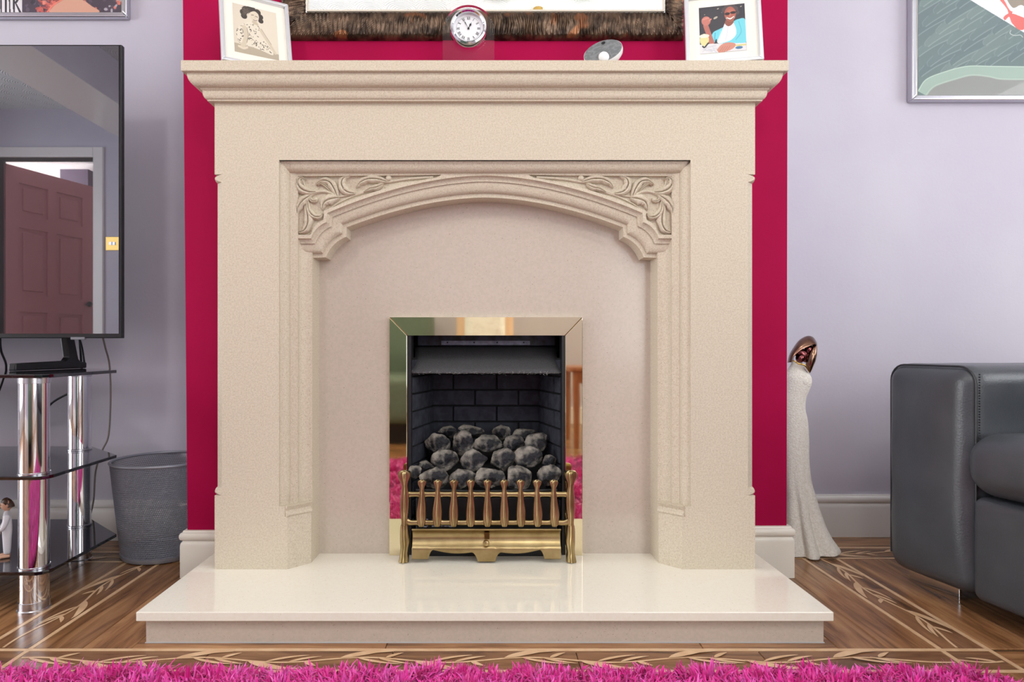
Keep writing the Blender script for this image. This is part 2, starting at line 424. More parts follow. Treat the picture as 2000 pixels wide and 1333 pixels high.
# baseboards with a bead along the top
def base_prof(h):
    t = .013
    pr = [(0, h), (.008, h), (.0095, h - .004)]
    for k in range(0, 9):
        a = PI / 2 - PI * k / 8
        pr.append((.0095 + .0065 * math.cos(a), h - .0145 + .0105 * math.sin(a)))
    pr += [(.0095, h - .027), (.012, h - .030), (.0135, h - .034), (t + .001, h - .04), (t + .001, 0), (0, 0)]
    return pr
def baseboard(name, path, h, m=M_white, label=None):
    """path: list of ((x,y), (nx,ny)) : wall point and mitred outward offset direction"""
    pr = base_prof(h); rings = []
    for (p, n) in path: rings.append([(p[0] + n[0] * t, p[1] + n[1] * t, z) for t, z in pr])
    b = MB(); b.loft(rings); return struct(b.build(name, m, smooth=30), label)
baseboard('baseboard_alcove_left', [((XL, YAL), (0, -1)), ((-.765, YAL), (0, -1))], .123, label='white moulded skirting along the left alcove wall')
baseboard('baseboard_alcove_right', [((.775, YAR), (0, -1)), ((XR, YAR), (0, -1))], .130, label='white moulded skirting along the right alcove wall')
M_cream = mat('cream_gloss_paint', (232, 227, 216), 0.25)
baseboard('baseboard_chimney_left', [((-.762, YAL - .016), (-1, 0)), ((-.762, YCB), (-1, -1)), ((-.63, YCB), (0, -1))], .119, M_cream, 'cream moulded skirting left of the fireplace')
baseboard('baseboard_chimney_right', [((.63, YCB), (0, -1)), ((.774, YCB), (1, -1)), ((.774, YAR - .016), (1, 0))], .130, M_cream, 'cream moulded skirting right of the fireplace')
baseboard('baseboard_rear', [((XL, YR), (0, 1)), ((-4.005, YR), (0, 1))], .13); baseboard('baseboard_rear_right', [((-3.045, YR), (0, 1)), ((XR, YR), (0, 1))], .13)
baseboard('baseboard_left', [((XL, YR), (1, 0)), ((XL, YAL), (1, 0))], .13); baseboard('baseboard_right', [((XR, YR), (-1, 0)), ((XR, YAR), (-1, 0))], .13)

# ------------------------------------------------------------------ floor planks, border boards, inlay
LW = .009
XI, XO = .885, .978            # border, inner and outer line
YF0, YF1 = 1.161, 1.2436       # front border
YBR = (1.785, 1.879); YBL = (1.757, 1.840)
G = .0005
_pl = {}
def plank(x0, x1, y0, y1, along, m=M_wood, name='plank'):
    lx, ly = (x1 - x0, y1 - y0) if along == 'x' else (y1 - y0, x1 - x0)
    if lx < .01 or ly < .006: return
    key = (round(lx, 4), round(ly, 4), m.name)
    if key not in _pl:
        b = MB(); a, c, e = lx / 2 - G, ly / 2 - G, .0012
        vs = [(-a, -c, -.004), (a, -c, -.004), (a, c, -.004), (-a, c, -.004), (-a, -c, -e), (a, -c, -e), (a, c, -e), (-a, c, -e),
              (-a + e, -c + e, 0), (a - e, -c + e, 0), (a - e, c - e, 0), (-a + e, c - e, 0)]
        b.add(vs, [(8, 9, 10, 11), (4, 5, 9, 8), (5, 6, 10, 9), (6, 7, 11, 10), (7, 4, 8, 11), (0, 1, 5, 4), (1, 2, 6, 5), (2, 3, 7, 6), (3, 0, 4, 7)])
        o = b.build(name, m, floor, world=False, recalc=False); _pl[key] = o.data
    else:
        o = D.objects.new(name, _pl[key]); COL.objects.link(o); o.parent = floor
    o.location = ((x0 + x1) / 2, (y0 + y1) / 2, 0); o.rotation_euler = (0, 0, 0 if along == 'x' else PI / 2)
    return o
def field_y(x0, x1, y0, y1, wd=.1, ln=.9):
    n = max(1, round((x1 - x0) / wd)); dw = (x1 - x0) / n
    for i in range(n):
        y = y0 - (i * .37 % 1) * ln
        while y < y1:
            plank(x0 + i * dw, x0 + (i + 1) * dw, max(y, y0), min(y + ln, y1), 'y'); y += ln
def field_x(x0, x1, y0, y1, wd=.1, ln=.9):
    n = max(1, round((y1 - y0) / wd)); dw = (y1 - y0) / n
    for i in range(n):
        x = x0 - ((i * .37 + .2) % 1) * ln
        while x < x1:
            plank(max(x, x0), min(x + ln, x1), y0 + i * dw, y0 + (i + 1) * dw, 'x'); x += ln
xi, xo = XI + LW / 2, XO - LW / 2
field_x(-.69, .69, YF1 + LW / 2, 1.33, .045, .62)
for s, yb in ((1, YBR), (-1, YBL)):
    a, c = sorted((s * .69, s * (XI - LW / 2))); field_y(a, c, YF1 + LW / 2, yb[0] - LW / 2)
    a, c = sorted((s * (XO + LW / 2), s * 2.0)); field_y(a, c, YF1 + LW / 2, yb[0] - LW / 2)
    a, c = sorted((s * .76, s * 2.0)); field_x(a, c, yb[1] + LW / 2, 1.99, .1)
    # border boards: side run, rear run, front run
    a, c = sorted((s * xi, s * xo))
    y = YF1 + LW / 2
    while y < yb[0] - LW: plank(a, c, y, min(y + .31, yb[0] - LW / 2), 'y', M_wood2, 'border_board'); y += .31
    plank(a, c, YF0 + LW / 2, YF1 - LW / 2, 'x', M_wood2, 'border_board')
    a0 = XO + LW / 2 if s > 0 else XO + LW / 2
    a, c = sorted((s * a0, s * 2.0)); x = a
    while x < c - .01: plank(x, min(x + .31, c), yb[0] + LW / 2, yb[1] - LW / 2, 'x', M_wood2, 'border_board'); x += .31
    a, c = sorted((s * xi, s * xo)); plank(a, c, yb[0] + LW / 2, yb[1] - LW / 2, 'x', M_wood2, 'border_board')
    a, c = sorted((s * .76, s * (XI - LW / 2))); plank(a, c, yb[0] + LW / 2, yb[1] - LW / 2, 'x', M_wood2, 'border_board')
x = -(XI - LW / 2)
while x < XI - .02: plank(x, min(x + .352, XI - LW / 2), YF0 + LW / 2, YF1 - LW / 2, 'x', M_wood2, 'border_board'); x += .352
for s in (-1, 1):
    a, c = sorted((s * (XO + LW / 2), s * 2.0)); field_x(a, c, YF0 + LW / 2, YF1 - LW / 2, .08)
field_y(-2.0, 2.0, .75, YF0 - LW / 2, .1, .6)
# rest of the room, past what the photograph shows piece by piece
b = MB()
def rest(x0, x1, y0, y1):
    n = max(1, round((y1 - y0) / .1)); d = (y1 - y0) / n
    for i in range(n):
        x = x0 - (i * .37 % 1) * 1.2
        while x < x1:
            a, c = max(x, x0), min(x + 1.2, x1)
            if c - a > .01: b.box(a + G, c - G, y0 + i * d + G, y0 + (i + 1) * d - G, -.004, 0)
            x += 1.2
rest(XL, XR, YR, .75); rest(XL, -2.0, .75, YAL); rest(2.0, XR, .75, YAR)
o = b.build('plank', M_wood, floor); o['kind'] = 'stuff'
# inlay lines
def line(x0, x1, y0, y1):
    MB().box(x0, x1, y0, y1, -.004, .0002).build('inlay_line', M_inlay, floor)
h_ = LW / 2
for s, yb in ((1, YBR), (-1, YBL)):
    for xv in (XI, XO):
        line(s * xv - h_, s * xv + h_, YF0 - h_ if xv == XI or s < 0 else YF0 - h_, yb[1] + h_)
    for yv in yb:
        for a, c in ((.76, XI - h_), (XI + h_, XO - h_), (XO + h_, 2.0)):
            a, c = sorted((s * a, s * c)); line(a, c, yv - h_, yv + h_)
for yv in (YF0, YF1):
    line(-XI + h_, XI - h_, yv - h_, yv + h_)
    for s in (-1, 1):
        a, c = sorted((s * (XI + h_), s * (XO - h_))); line(a, c, yv - h_, yv + h_)
        if s < 0 or yv == YF0:
            a, c = sorted((s * (XO + h_), s * 2.0)); line(a, c, yv - h_, yv + h_)
# vines
def ribbon2(b, pts, wf, f, z=.0006):
    n = len(pts); vs = []; fs = []
    for i, p in enumerate(pts):
        q = np.array(pts[min(i + 1, n - 1)]) - np.array(pts[max(i - 1, 0)]); q = q / (np.linalg.norm(q) + 1e-9)
        nr = np.array((-q[1], q[0])); ww = wf(i / (n - 1)) / 2
        for s in (-1, 1):
            c = np.array(p) + nr * ww * s; vs.append(f(c[0], c[1], z))
    for i in range(n - 1): fs.append((2 * i, 2 * i + 1, 2 * i + 3, 2 * i + 2))
    b.add(vs, fs)
def leafw(w): return lambda t: w * (math.sin(PI * t ** .8) ** .8) * (1 - .25 * t) + .0006
def vine(f, length, wd, period=.31, phase=0.0, off=0.0):
    b = MB(); n = int(length / .012)
    A = wd * .13
    st = lambda s: (s, A * math.sin(2 * PI * (s + off) / period))
    ribbon2(b, [st(length * i / n) for i in range(n + 1)], lambda t: .0052, f)
    k = -1; zi = .0006
    while k * period < length:
        s0 = k * period - off
        items = [(0.10, 1, .30, .34, .013), (.20, -1, .26, .30, .006), (.33, -1, .33, .22, .006), (.38, 1, .55, .12, .007), (.55, -1, .30, .36, .013), (.66, 1, .3, .26, .006), (.80, 1, .34, .2, .006), (.9, -1, .6, .1, .008)]
        for (ph, sd, ang, ln, lw) in items:
            a = s0 + ph * period; L_ = ln * period
            if a < .01 or a + L_ > length - .005: continue
            p0 = np.array(st(a)); d = np.array((math.cos(ang), sd * math.sin(ang))); nn = np.array((-d[1], d[0])) * sd
            pts = [p0 + d * L_ * t + nn * (.22 * L_ * t - .20 * L_ * t * t) for t in np.linspace(0, 1, 10)]
            lim = wd / 2 - .004
            pts = [(q[0], max(-lim, min(lim, q[1]))) for q in pts]
            zi += .00004; ribbon2(b, pts, leafw(lw * 1.3), f, zi)
        k += 1
    return b.build('inlay_vine', M_inlay, floor)
wS = xo - xi
vine(lambda s, t, z: ((XI + XO) / 2 + t, YBR[0] - .012 - s, z), YBR[0] - YF1 - .02, wS)
vine(lambda s, t, z: (-(XI + XO) / 2 + t, YBL[0] - .012 - s, z), YBL[0] - YF1 - .02, wS, off=.08)
vine(lambda s, t, z: (-XI + .01 + s, (YF0 + YF1) / 2 + t, z), XI * 2 - .02, YF1 - YF0 - LW, off=.05)
vine(lambda s, t, z: (XO - .01 - s, (YF0 + YF1) / 2 + t, z), XO - XI - .01, YF1 - YF0 - LW, .2, off=.12)
vine(lambda s, t, z: (-XO + .01 - s, (YF0 + YF1) / 2 + t, z), .6, YF1 - YF0 - LW, off=.1)
vine(lambda s, t, z: (XI + .02 + s, sum(YBR) / 2 + t, z), 1.0, wS, off=.1)
vine(lambda s, t, z: (-XI - .02 - s, sum(YBL) / 2 + t, z), 1.0, wS * .9, off=.02)

# ------------------------------------------------------------------ hearth
HT = .066
hearth = thing('hearth', 'polished cream stone hearth slab on a recessed plinth in front of the fireplace', 'hearth', (0, 1.45, 0))
MB().box(-.686, .686, 1.26, 1.628, .048, HT).build('slab', M_hearth, hearth, bevel=.0015)
MB().box(-.673, .673, 1.273, 1.628, 0, .048).build('plinth', M_panel, hearth, bevel=.001)
MB().box(-.674, .674, 1.2712, 1.273, 0, .0016).build('sealant', mat('grey_sealant', (186, 188, 190), .5), hearth)

# ------------------------------------------------------------------ fire surround
YF = 1.504
fs = thing('fire_surround', 'beige cast stone fireplace surround with arched opening and carved leaf corners', 'fireplace', (0, YF, HT))
# mantel shelf: profile (overhang, z) swept round three sides
pr = [(.054, 1.2374), (.054, 1.2145), (.0525, 1.213), (.0447, 1.213), (.0447, 1.2115)]
for k in range(0, 9):
    a = PI / 2 * k / 8; pr.append((.0268 + .0179 * math.cos(a), 1.2105 - .0235 * math.sin(a)))
pr += [(.0235, 1.187), (.0235, 1.1845), (.0215, 1.183), (.0200, 1.182)]
for k in range(0, 7):
    a = PI / 2 * k / 6; pr.append((.0125 + .0075 * math.cos(a), 1.178 - .0135 * math.sin(a)))
pr += [(.012, 1.161), (0, 1.161), (-.06, 1.161), (-.06, 1.2374)]
def ring(side):
    if side == 0: return [(-.634 - o, YCB, z) for o, z in pr]
    if side == 1: return [(-.634 - o, YF - o, z) for o, z in pr]
    if side == 2: return [(.634 + o, YF - o, z) for o, z in pr]
    return [(.634 + o, YCB, z) for o, z in pr]
b = MB(); b.loft([ring(i) for i in range(4)])
b.box(-.58, .58, YF + .03, YCB, 1.161, 1.2374)
b.build('mantel_shelf', M_stone, fs, smooth=30, bevel=.0008)

# jambs: plan outline per height zone, chamfer on the outer arris
def jamb(s):
    b = MB()
    f = lambda u, v, w_: (s * u, v, w_)
    XOUT = .634
    out_full = [(XOUT, YCB), (XOUT, YF)]
    out_ch = [(XOUT, YCB), (XOUT, YF + .017), (XOUT - .017, YF)]
    plinth_in = [(.4636, YF), (.4197, 1.5486), (.4180, 1.6275), (.4180, YCB)]
    moul = [(.483, YF), (.483, YF + .008)]
    for k in range(1, 8):
        a = PI / 2 * k / 7; moul.append((.483 - .018 * math.sin(a), YF + .010 + .019 * (1 - math.cos(a))))
    moul += [(.4650, 1.531), (.4475, 1.5345), (.4475, 1.5385)]
    for k in range(1, 8):
        a = PI / 2 * k / 7; moul.append((.4250 + .0225 * math.cos(a), 1.540 + .017 * math.sin(a)))
    moul += [(.4197, 1.5575), (.4180, 1.6275), (.4180, YCB)]
    flip = (lambda p: p)
    zt = 1.161; zc0, zc1 = Z(985, YF), Z(316, YF); zb = Z(989.5, YF); zm = Z(1010, YF)
    b.prism(out_full + plinth_in, f, HT, zm)
    b.prism(out_full + [(p[0] + .0, p[1]) for p in [(.470, YF), (.4270, 1.5486), (.4190, 1.552), (.4180, 1.6275), (.4180, YCB)]], f, zm, zb)
    b.prism(out_full + moul, f, zb, zc0 + .02)
    b.prism(out_ch + moul, f, zc0 + .02, zc1 - .03)
    # upper part stops where the frieze begins
    b.prism(out_full + moul, f, zc1 - .03, zc1)
    b.prism([(XOUT, YCB), (XOUT, YF), (.483, YF), (.483, YCB)], f, zc1, zt)
    # moulding stop: cove and bead along the 45 degree facet
    A = Vector((.4665, YF - .000, 0)); B = Vector((.4197, 1.5500, 0)); d = (B - A).normalized(); nn = Vector((-d.y, d.x, 0)); nn = nn if nn.x < 0 else -nn
    prof = [(-.012, zm - .001)]
    for k in range(9):
        a = -PI / 2 + PI * k / 8; prof.append((.001 + .0045 * math.cos(a), zm + .0045 + .0045 * math.sin(a)))
    prof += [(.0, zm + .0105), (-.0015, zm + .014), (.0005, zm + .018), (.005, zm + .0225), (.006, zm + .0252), (-.012, zm + .0252)]
    rings = []
    for e in (A, B): rings.append([(s * (e.x + nn.x * q), e.y + nn.y * q, z) for q, z in prof])
    b.loft(rings)
    # beads at the chamfer stops
    for (z0, sg) in ((zc1 - .03, 1), (zc0 + .02, -1)):
        rg = []
        for k in range(13):
            t = k / 12; zz = z0 - sg * (.0 + .018 * t)
            sc = math.sin(PI * t) ** .6
            e = .017 * (1 - sc * .85)
            rg.append([(s * (XOUT - .03), YF + .0005, zz), (s * (XOUT - e), YF + .0005 + .0, zz), (s * (XOUT - .0005 + .001 * sc), YF + e, zz), (s * (XOUT - .0005), YF + .03, zz)])
        b.loft(rg)
        rg = []
        for k in range(9):
            t = k / 8; zz = z0 + sg * .028 * (1 - t) - sg * .002
            e = .017 * t ** 2
    return b.build('jamb', M_stone, fs, smooth=35)
jamb(-1); jamb(1)
# frieze face above the arch panel, with the cove under it
ZI = Z(313, YF)          # underside of frieze face
b = MB()
b.box(-.483, .483, YF, YCB - .02, ZI, 1.161)
# horizontal part of the frame moulding (same section as the jamb cove)
pf = [(0, 0), (0, .008)]
for k in range(1, 8):
    a = PI / 2 * k / 7; pf.append((.018 * math.sin(a), .010 + .019 * (1 - math.cos(a))))
pf += [(.018, .031)]
rings = []
for sx_, e in ((-1, 0), (1, 0)):
    rings.append([(sx_ * (.483 - d_), YF + dy, ZI - d_ * 1.25) for d_, dy in pf] + [(sx_ * .465, YF + .06, ZI - .0225), (sx_ * .483, YF + .06, ZI)])
b.loft(rings)
b.build('frieze', M_stone, fs, smooth=35)

# arch panel: rows of the path from the outer face line (O) to the front edge of the soffit (I)
PC = 949.0 - 2
YP = 1.534
def arch_path(p, Ydep):
    """p in 0..1 blends outer to inner line; returns left half list of (x,z), from jamb to crown"""
    L = lambda a, c: a + (c - a) * p
    pts = []
    A0 = (L(571, 604), L(465.8, 504)); A1 = (L(607.3, 636.5), L(465.8, 503))
    pts += [A0, A1]
    E0 = (L(637.3, 676.3), L(434.3, 462.8)); 
    # concave arc between A1 and E0, bulging to the upper left
    cx_, cy_ = E0[0], A1[1]
    for k in range(1, 9):
        a = PI / 2 * k / 8
        # centre at lower right corner gives concave curve
        pts.append((A1[0] + (E0[0] - A1[0]) * (1 - math.cos(a)) * .55 + (E0[0] - A1[0]) * .45 * k / 8, A1[1] + (E0[1] - A1[1]) * (math.sin(a) * .55 + .45 * k / 8)))
    E1 = (L(638.8, 676.6), L(416.3, 444.5)); pts.append(E1)
    yc = L(343, 386); n = 26
    for k in range(1, n + 1):
        x = E1[0] + (947 - E1[0]) * k / n
        t = (947 - x) / (947 - E1[0]); pts.append((x, yc + (E1[1] - yc) * t ** 1.8))
    return [(X(q[0], Ydep), Z(q[1], Ydep)) for q in pts]
def full(h): return h + [(-x, z) for x, z in reversed(h[:-1])]
levels = [(0, YP)]
for k in range(1, 6):
    a = PI / 2 * k / 5; levels.append((.27 * (1 - math.cos(a)), YP + .0008 + .0105 * math.sin(a)))
levels += [(.275, YP + .0113), (.279, YP + .0155)]
for k in range(1, 7):
    a = PI / 2 * k / 6; levels.append((.279 + (.80 - .279) * math.sin(a), YP + .0155 + .0155 * (1 - math.cos(a))))
levels += [(.802, 1.5655), (.806, 1.566), (1.0, 1.566)]
rows = [[(x, yy, z) for x, z in full(arch_path(p, yy))] for p, yy in levels]
last = rows[-1]
rows.append([(x, 1.6195, z) for x, _, z in last])
b = MB(); b.loft(rows, closed=False)
# end faces at the jamb side are buried in the jamb
b.build('arch_moulding', M_stone, fs, smooth=30)
# face of the panel with two sunk spandrels
O = full(arch_path(0, YP))
top = Z(337, YP) + .002
outer = [(-.47, top), (.47, top), (.47, O[-1][1])] + list(reversed(O)) + [(-.47, O[0][1])]
def zz(X_, Y_): return (540 + X_ / 4.348, 300 + Y_ / 4.348)
def spandrel():
    pts = [(576, 344), (700, 343.3), (800, 342.6), (862, 341.6)]
    op = arch_path(0, YP)
    # strip above the arch line
    arc = []
    for k in range(1, 22):
        x = 862 + (646 - 862) * k / 21; t = (947 - x) / 308.2
        arc.append((x, 343 + 73.3 * t ** 1.8 - (4.5 + 2.0 * min(1, (862 - x) / 120))))
    arc = [q for q in arc if q[1] > 341.5]
    pts += arc + [(633, 411.5), (631.5, 429.5), (622, 435), (613, 444), (606.5, 459), (575.5, 459)]
    return [(X(a, YP), Z(c, YP)) for a, c in pts]
S = spandrel(); S2 = [(-x, z) for x, z in reversed(S)]
b = MB()
polys = [outer, S, S2]
flat = [p for q in polys for p in q]
tri = tessellate_polygon([[Vector((p[0], p[1], 0)) for p in q] for q in polys])
b.add([(p[0], YP, p[1]) for p in flat], [tuple(t) for t in tri])
YS = YP + .0095
for q in (S, S2):
    n = len(q); b.add([(p[0], YP, p[1]) for p in q] + [(p[0], YS, p[1]) for p in q], [(i, (i + 1) % n, n + (i + 1) % n, n + i) for i in range(n)])
    t2 = tessellate_polygon([[Vector((p[0], p[1], 0)) for p in q]])
    b.add([(p[0], YS, p[1]) for p in q], [tuple(t) for t in t2])
b.build('arch_panel', M_stone, fs, smooth=20)
# carved foliage
def carve(s):
    b = MB()
    def to(Xz, Yz): q = zz(Xz, Yz); return np.array((X(q[0], YP), Z(q[1], YP)))
    def leaf(ctrl, wd, h=.0118, tip=.3, stem=False, lobes=True, base=.25):
        pts = [to(*c) for c in ctrl]; sp = spline(pts, 7); n = len(sp); rows = []
        wm = wd * (1 if stem else 1.32) / 4.348 / F * YP
        for i, p in enumerate(sp):
            t = i / (n - 1)
            q = sp[min(i + 1, n - 1)] - sp[max(i - 1, 0)]; q = q / (np.linalg.norm(q) + 1e-9); nr = np.array((-q[1], q[0]))
            if stem: wv_ = wm * (1 - .55 * t); hh_ = h * (1 - .25 * t)
            else:
                wv_ = wm * (base + (1 - base) * math.sin(PI * min(1, t * 1.02) ** .85) ** .9) * (1 - .15 * t); hh_ = h * (.75 + .35 * math.sin(PI * t))
                if t > .93: wv_ *= .55
                if lobes and t > .3: wv_ *= 1 + .13 * math.sin(t * 21)
            cs = [(-.5, 0), (-.47, .5), (-.38, .8), (-.22, 1.0), (-.09, .92), (0, .42), (.09, .92), (.22, 1.0), (.38, .8), (.47, .5), (.5, 0)] if not stem else [(-.5, 0), (-.42, .6), (-.2, .95), (0, 1.0), (.2, .95), (.42, .6), (.5, 0)]
            rows.append([(s * max(X(580, YP), p[0] + nr[0] * wv_ * u), YS + .0005 - hh_ * v, p[1] + nr[1] * wv_ * u) for u, v in cs])
        b.loft(rows, closed=False)
        # close the ends
        for r in (rows[0], rows[-1]): b.add(r, [tuple(range(len(r)))])
    leaf([(1330, 196), (1200, 203), (1080, 215), (980, 232), (880, 252), (780, 300), (680, 335), (560, 358), (500, 366)], 30, .007, stem=True)
    leaf([(510, 368), (470, 338), (410, 318), (350, 322), (300, 345), (262, 385), (243, 440), (250, 500)], 34, .0085, stem=True)
    leaf([(900, 262), (760, 318), (640, 358), (520, 415), (440, 470)], 26, .006, stem=True)
    leaf([(330, 325), (265, 322), (205, 295), (178, 245), (196, 207), (240, 215)], 62)
    leaf([(255, 300), (225, 262), (222, 225), (250, 215)], 26, .0098, lobes=False)
    leaf([(515, 365), (490, 300), (448, 240), (385, 228), (330, 262)], 58)
    leaf([(470, 330), (420, 275), (372, 250), (345, 270)], 22, .0095, lobes=False)
    leaf([(665, 338), (590, 318), (552, 262), (566, 212), (622, 188)], 60)
    leaf([(945, 240), (860, 215), (775, 216), (710, 245), (676, 288)], 58)
    leaf([(905, 258), (850, 285), (790, 300), (738, 326)], 44)
    leaf([(528, 372), (455, 385), (402, 415), (384, 476)], 74)
    leaf([(290, 350), (225, 395), (182, 455), (158, 540)], 66)
    leaf([(243, 440), (262, 520), (262, 600), (228, 655), (176, 668)], 66)
    leaf([(262, 400), (272, 480), (318, 532), (368, 535), (388, 505)], 44)
    leaf([(275, 362), (292, 395), (330, 402), (346, 382)], 26, .0085, lobes=False)
    leaf([(985, 232), (960, 220), (952, 205)], 24, .007, stem=True)
    for (cx_, cy_, r_) in ((950, 205, 26), (330, 388, 19), (575, 300, 12)):
        c = to(cx_, cy_); rr_ = r_ / 4.348 / F * YP; b.ball((s * c[0], YS - .003, c[1]), (rr_, .0075, rr_), 8)
    return b.build('leaf_carving', M_stone, fs, smooth=50)
carve(1); carve(-1)
# back panel with opening for the fire
XC = .0026
b = MB(); y0, y1 = 1.62, 1.642
b.box(-.45, XC - .205, y0, y1, HT, 1.03); b.box(XC + .205, .45, y0, y1, HT, 1.03); b.box(XC - .205, XC + .205, y0, y1, .628, 1.03)
b.build('back_panel', M_panel, fs)

# ------------------------------------------------------------------ gas fire
gf = thing('gas_fire', 'inset coal effect gas fire with polished brass frame and black canopy in the fireplace', 'gas fire', (XC, 1.63, HT))
YT = 1.605
def trimpiece(poly):
    b = MB(); b.prism(poly, lambda u, v, w_: (u, w_, v), YT, 1.6195); return b.build('trim_bar', M_brassmir, gf, bevel=.0012)
xa, xb, xc_, xd = X(760, YT), X(795, YT), X(1104, YT), X(1138, YT); zt0, zt1 = Z(656, YT), Z(620, YT)
g_ = .0003
trimpiece([(xa, HT), (xb, HT), (xb, zt0), (xa, zt1)])
trimpiece([(xc_, HT), (xd, HT), (xd, zt1), (xc_, zt0)])
trimpiece([(xa + g_, zt1), (xb + g_, zt0 + g_), (xc_ - g_, zt0 + g_), (xd - g_, zt1)])
# steel box
b = MB(); yB = 1.83
MB().box(xb + .001, xb + .010, YT + .004, 1.66, HT, zt0).build('firebox_edge', M_black, gf); MB().box(xc_ - .008, xc_ - .001, YT + .004, 1.66, HT, zt0).build('firebox_edge', M_black, gf)
b = MB(); b.box(-.26, .27, yB + .02, yB + .03, HT - .0, .70); b.box(-.26, .27, 1.645, yB + .02, .66, .67); b.box(-.26, -.25, 1.645, yB + .02, HT, .66); b.box(.26, .27, 1.645, yB + .02, HT, .66); b.box(-.25, .26, 1.645, yB + .02, HT, HT + .01)
b.build('firebox', M_black, gf)
MB().box(xb + .012, xc_ - .010, 1.752, 1.756, .585, .655).build('flue_plate', M_blue, gf)
sp = MB(); sp.box(X(862, 1.748), X(1035, 1.748), 1.748, 1.751, Z(674, 1.748), Z(666, 1.748)); strip = sp.build('flue_strip', M_bluelt, gf)
b = MB()
for px in (874, 926, 971, 1023): MB().lathe([(.0022, 0), (.0022, .0015)], (X(px, 1.747), 1.7478, Z(669.5, 1.748)), 10, Matrix.Rotation(R(90), 4, 'X')).build('screw_hole', M_black, strip)
# canopy
b = MB(); n = 20
def cano(u, v):
    s_ = u * 2 - 1; yy = 1.618 + (1.738 - 1.618) * v; hw = .1945 - .004 * math.sin(PI * v) * 2
    return (XC + s_ * hw, yy, .5235 + (.5925 - .5235) * v + .004 * math.sin(PI * v))
b.grid(24, 8, cano)
o = b.build('canopy', M_blacktex, gf, smooth=True); md = o.modifiers.new('s', 'SOLIDIFY'); md.thickness = .003; md.offset = -1
b = MB(); rn = random.Random(3)
for i in range(110):
    x = XC + rn.uniform(-.19, .19); z = .522 + rn.uniform(-.003, .003); a = rn.uniform(-.6, .9); l = rn.uniform(.002, .006)
    b.tube([(x, 1.6165, z), (x + l * math.cos(a) * .6, 1.6155, z + l * math.sin(a)), (x + l * math.cos(a), 1.6165, z + l * math.sin(a) * 1.2)], .00018, 3)
o = b.build('lint', M_lint, gf); o['kind'] = 'stuff'
# brick liner
def brickwall(p0, p1, z0, z1, ch, bl, inward):
    """p0->p1 in plan; bricks stand proud of a mortar sheet"""
    p0 = Vector((*p0, 0)); p1 = Vector((*p1, 0)); d = (p1 - p0); Ln = d.length; d.normalize(); nn = Vector(inward).normalized()
    b = MB(); f = lambda u, v, w_: (p0 + d * u + nn * v + Vector((0, 0, w_)))
    def bx(b, u0, u1, v0, v1, w0, w1, sh=.0):
        vs = [f(u, v, w_) for u in (u0, u1) for v in (v0,) for w_ in (w0, w1)] + [f(u, v1, w_) for u in (u0 + sh, u1 - sh) for w_ in (w0 + sh, w1 - sh)]
        b.add(vs, [(0, 1, 3, 2), (4, 6, 7, 5), (0, 4, 5, 1), (2, 3, 7, 6), (0, 2, 6, 4), (1, 5, 7, 3)])
    bx(b, 0, Ln, -.01, 0, z0, z1); b.build('mortar', M_mortar, gf)
    r = 0; z = z0; g = .0018
    while z < z1 - .01:
        u = -(bl / 2 if r % 2 else 0)
        while u < Ln - .004:
            a, c = max(u, 0), min(u + bl, Ln)
            if c - a > .008:
                bb = MB(); bx(bb, a + g, c - g, 0, .005 + random.uniform(-.0008, .0008), z + g, min(z + ch, z1) - g, .0012); bb.build('brick', M_brick, gf)
            u += bl
        z += ch; r += 1
z0b = .470 - .045 * 9
brickwall((-.187, 1.632), (-.148, 1.80), z0b, .56, .0448, .088, (1, -.2, 0))
brickwall((.1955, 1.632), (.155, 1.80), z0b, .56, .0448, .088, (-1, -.2, 0))
brickwall((-.150, 1.806), (.157, 1.806), z0b, .56, .0448, .122, (0, -1, 0))
# bed and burner tray
b = MB()
b.prism([(1.616, .200), (1.80, .312), (1.80, .10), (1.616, .10)], lambda u, v, w_: (w_, u, v), -.152, .158)
b.build('fuel_bed', M_mortar, gf)
b = MB(); b.box(-.172, .180, 1.598, 1.611, HT, .212); b.build('burner_tray', M_black, gf, bevel=.002)  # tray front extended to the hearth, black standing in for shade below
b = MB(); b.tube([(-.17, 1.582, .235), (0, 1.577, .233), (.178, 1.582, .235)], .0035, 8); b.build('grate_bar', M_black, gf, smooth=True)
b = MB(); rn = random.Random(5)
for i in range(14):
    x = rn.choice((-.13, -.08)) + rn.uniform(-.03, .03); s_ = rn.uniform(.003, .008)
    b.box(x, x + s_, 1.59 - .003, 1.597, .142 + rn.uniform(0, .01), .146 + rn.uniform(.004, .014))
o = b.build('ash_flakes', mat('pale_ash', (170, 172, 190), .9), gf); o['kind'] = 'stuff'

